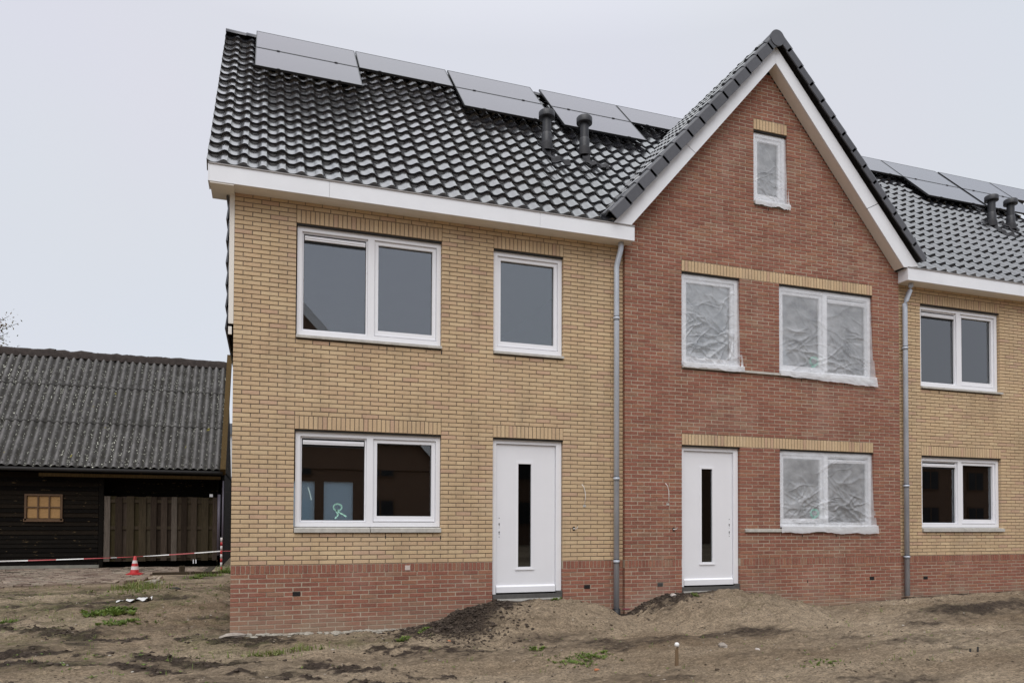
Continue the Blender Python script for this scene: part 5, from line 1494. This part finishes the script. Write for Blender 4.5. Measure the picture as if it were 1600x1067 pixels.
# dark earth: the heap, the hole's rim, the churned tracks
px1, py1 = rng.normal(2.85, .38, 5200), -0.03 - np.abs(rng.normal(0, .5, 5200)); px2, py2 = rng.uniform(5.65, 6.6, 700), -0.05 - np.abs(rng.normal(0, .2, 700))
px3, py3 = rng.uniform(-4.2, 3.4, 30000), rng.uniform(-3.6, 1.8, 30000); px3, py3 = keep(px3, py3, streak(px3, py3) * 0.8)
X_ = np.concatenate([px1, px2, px3]); Y_ = np.concatenate([py1, py2, py3]); X_, Y_ = keep(X_, Y_, 1.0)
scatter("soil_clods", mat_tone("dark_loam", [(0, (0.036, 0.026, 0.020)), (.7, (0.075, 0.056, 0.042)), (1, (0.11, 0.085, 0.065))], 0.95, 30, .3, 0), X_, Y_, rng.gamma(2.2, .0042, len(X_)).clip(.003, .035), .75, "dark crumbly earth clods on the heap and in the churned tracks")
# sandy crumbs everywhere, thicker on the mounds
x_, y_ = rng.uniform(-4.8, 13, 42000), -5.0 * rng.uniform(0, 1, 42000)**1.0; xl_, yl_ = rng.uniform(-4.8, -0.05, 9000), rng.uniform(0, 5, 9000)
x_, y_ = np.concatenate([x_, xl_]), np.concatenate([y_, yl_]); _z, _p, mo_, _b, _d = ground_parts(x_, y_)
x_, y_ = keep(x_, y_, np.clip(0.12 + 0.5 * mo_ + 0.9 * sstep(0.1, 0.5, fbm(x_ * 1.3, y_ * 2.4, 3, 131)), 0, 1) * 0.55)
scatter("soil_crumbs", mat_tone("dry_loam", [(0, (0.060, 0.044, 0.031)), (.5, (0.12, 0.090, 0.062)), (.85, (0.22, 0.172, 0.124)), (1, (0.33, 0.27, 0.21))], 0.95, 30, .3, 0), x_, y_, rng.gamma(2.0, .0028, len(x_)).clip(.002, .028), .7, "sandy soil crumbs strewn over the bare ground")
x_, y_ = rng.uniform(-4.5, 13.5, 1300), -4.8 * rng.uniform(0, 1, 1300); xl_, yl_ = rng.uniform(-4.5, -0.1, 350), rng.uniform(0, 4.5, 350); x_, y_ = keep(np.concatenate([x_, xl_]), np.concatenate([y_, yl_]), 1.0)
scatter("gravel", mat_tone("pebble", [(0, (0.16, 0.125, 0.09)), (.8, (0.34, .29, .23)), (1, (.60, .56, .50))], .9, 30, .2, 0), x_, y_, rng.gamma(3.0, .0024, len(x_)).clip(.003, .025), .6, "scattered small pebbles on the bare soil")
for (x, y) in ((7.96, -3.86), (8.125, -3.82)):
    z = gz(x, y); p = MB(); p.smooth = True; p.tube([(x, y, z - .05), (x + .005, y, z + .055)], [.012, .010], 8); o = p.build("peg", M_DARK, None, org=(x, y, z)); tag(o, "short dark peg, %s of the pair standing before the right-hand house" % ("left one" if x < 8 else "right one"), "peg", "pair of dark pegs in the soil")
for (x, y, lb) in ((3.62, -3.25, "orange brick chip lying below the bright green weed mat"), (2.62, -1.05, "small orange brick chip at the toe of the dark earth heap")):
    z = gz(x, y); o = rock_mesh("brick_chip", None, .035, .018, .014, 5, (x, y, z + .008)).build("brick_chip", mat_plain("orange_chip", (0.42, 0.17, 0.085), .9, .2, var=.2) if "orange_chip" not in bpy.data.materials else bpy.data.materials["orange_chip"], None, org=(x, y, z)); tag(o, lb, "brick chip")

# weeds
def blade(mb, p, h, lean, ang, w):
    p = Vector(p); d = Vector((math.cos(ang), math.sin(ang), 0)); s_ = Vector((-d.y, d.x, 0)) * w
    m1 = p + d * lean * .35 + Vector((0, 0, h * .6)); t = p + d * lean + Vector((0, 0, h * (1 - .25*lean/max(h, .01))))
    mb.tone = random.random(); n = mb.add([p - s_, p + s_, m1 + s_*.8, m1 - s_*.8, t]); mb.face(n, n+1, n+2, n+3); mb.face(n+3, n+2, n+4)
def rosette(mb, p, n_, l, up):
    for k in range(n_):
        a = random.uniform(0, 6.28); ll = l * random.uniform(.5, 1.1); d = Vector((math.cos(a), math.sin(a), 0)); s_ = Vector((-d.y, d.x, 0)) * ll * .28; u = Vector((0, 0, up * random.uniform(.3, 1.2)))
        p0 = Vector(p) + Vector((0, 0, .004)); mb.tone = random.random(); mb.poly(p0, p0 + d*ll*.5 + s_ + u*.7, p0 + d*ll + u, p0 + d*ll*.5 - s_ + u*.7)
def weed(name, x, y, rx, ry, nb, hb, nr, lr, label, cat="weed", group=None, mat=None, stems=0):
    mb = MB()
    for k in range(nb):
        px_, py_ = random.gauss(x, rx*.5), random.gauss(y, ry*.5); blade(mb, (px_, py_, gz(px_, py_) - .005), hb * random.uniform(.45, 1.1), hb * random.uniform(.1, .8), random.uniform(0, 6.28), random.uniform(.003, .006))
    for k in range(nr):
        px_, py_ = random.gauss(x, rx*.45), random.gauss(y, ry*.45); rosette(mb, (px_, py_, gz(px_, py_)), random.randint(5, 9), lr * random.uniform(.6, 1.2), lr * .7)
    o = mb.build(name, mat or M_WEED, None, org=(x, y, gz(x, y)))
    tag(o, label, None if group == 'stuff' else cat, None, 'stuff' if group == 'stuff' else None); return o
weed("grass_tuft", -1.66, 4.2, .46, .75, 420, .15, 70, .06, "tall bright grass tuft by the broken pavement edge below the cone", "grass tuft", mat=M_GRASS)
weed("leafy_weed", -1.70, 1.75, .40, .25, 60, .12, 46, .10, "broad-leaved lime green weed patch just in front of the white plastic scrap", "weed")
weed("leafy_weed", -1.38, 0.95, .26, .16, 60, .07, 34, .065, "low green weed cushion nearest the camera in the left yard", "weed")
weed("weeds", -0.72, 6.55, .30, .15, 120, .12, 20, .06, "green weeds along the edging plank left of the marker post", "weed", "stuff")
weed("grass_tuft", -0.35, 7.55, .25, .25, 150, .22, 26, .08, "green weeds round the foot of the red and white marker post", "weed")
weed("leafy_weed", -2.9, 1.6, .14, .1, 40, .10, 10, .06, "small green weed alone at the far left of the soil yard", "weed")
weed("leafy_weed", -0.95, 6.0, .18, .14, 40, .10, 14, .06, "small weed clump in sand in front of the edging plank", "weed")
weed("grass", 0.62, -1.12, .55, .14, 150, .10, 26, .045, "grassy weeds in front of the plinth left of the dark earth heap", "grass", "stuff", mat=M_GRASS)
weed("leafy_weed", 2.05, -0.95, .10, .07, 20, .07, 12, .05, "small leafy weed at the toe of the dark earth heap", "weed")
weed("leafy_weed", 2.42, -0.45, .08, .06, 16, .07, 10, .05, "tiny bright weed on the left flank of the dark earth heap", "weed")
weed("weeds", 3.69, -2.60, .34, .26, 70, .05, 95, .035, "low bright green weed mat in the centre foreground", "weed", "stuff")
weed("leafy_weed", 3.48, -1.85, .09, .07, 14, .07, 14, .045, "weed with round leaves on the slope below the first white door", "weed")
weed("leafy_weed", 4.42, -0.18, .08, .05, 10, .06, 9, .045, "weed under the threshold of the yellow house's door", "weed")
weed("leafy_weed", 6.66, -0.35, .09, .05, 14, .06, 10, .045, "weed on the mound below the red house's door", "weed")
weed("leafy_weed", 4.12, -2.35, .09, .07, 12, .06, 12, .035, "sprig of weed right of the bright weed mat", "weed")
weed("weeds", 5.9, -3.9, .3, .12, 20, .04, 24, .03, "thin weed strip at the bottom edge between stake and right house", "weed", "stuff")
sp = MB()
for k in range(640):
    x, y = random.uniform(-4, 10), random.uniform(-4.2, -0.3)
    if random.random() < .7: x, y = random.uniform(-4.5, -0.1), random.uniform(-2.0, 5.4)
    if random.random() < .75: rosette(sp, (x, y, gz(x, y)), random.randint(3, 6), random.uniform(.012, .05 if x < 0 else .032), .018)
    else:
        for q in range(5): blade(sp, (x + random.gauss(0, .02), y + random.gauss(0, .02), gz(x, y) - .004), random.uniform(.03, .08), .03, random.uniform(0, 6.28), .0025)
o = sp.build("ground_cover", M_WEED, None, org=(0, 0, -.9)); tag(o, "tiny scattered weed seedlings and moss on the soil", None, None, "stuff")

# ---------------------------------------------------------------- houses across the street (seen mirrored in the glass)
opp = thing("brick_house", "brown brick house across the street, mirrored in the window panes", "house", (4, -30, -0.8))
M_OB = mat_plain("brown_brickwork", (0.16, 0.095, 0.06), 0.9, var=.3, nscale=14, stretch=(1, 1, 5))
b_ = MB(); b_.box(-14, 75, -38, -30, -0.8, 5.0); b_.prism([(-8.8, 3.4), (10.0, 3.4), (0.6, 13.5)], -29.9, -34); b_.prism([(11.5, 5.0), (17, 5.0), (14.2, 8.2)], -29.9, -30.5); b_.build("wall", M_OB, opp)
b_ = MB(); b_.poly((-14, -29.7, 5.0), (-14, -34, 9.0), (75, -34, 9.0), (75, -29.7, 5.0)); b_.poly((-14, -38.3, 5.0), (75, -38.3, 5.0), (75, -34, 9.0), (-14, -34, 9.0)); b_.build("roof", M_DARK, opp)
b_ = MB(); b_.box(-14, 75, -29.72, -29.68, 4.8, 5.05)
for cx0, hw, zt, ze in ((0.6, 9.85, 13.95, 3.4), (14.2, 3.1, 8.5, 4.9)):
    for sg in (-1, 1):
        q = [(cx0, zt), (cx0 + sg*hw, ze), (cx0 + sg*(hw-.6), ze), (cx0, zt-.65)]; b_.prism(q, -29.66, -29.6)
b_.build("fascia_board", M_FASC, opp)
for k in range(18):
    for z_ in (0.4, 3.0):
        f = MB(); x_ = -12 + k*4.4; f.box(x_, x_+1.6, -29.98, -29.92, z_, z_+1.4); w = f.build("window", M_WF, opp)
        g = MB(); g.box(x_+.08, x_+.75, -29.915, -29.91, z_+.08, z_+1.32); g.box(x_+.85, x_+1.52, -29.915, -29.91, z_+.08, z_+1.32); g.build("pane", M_BLACK, w)
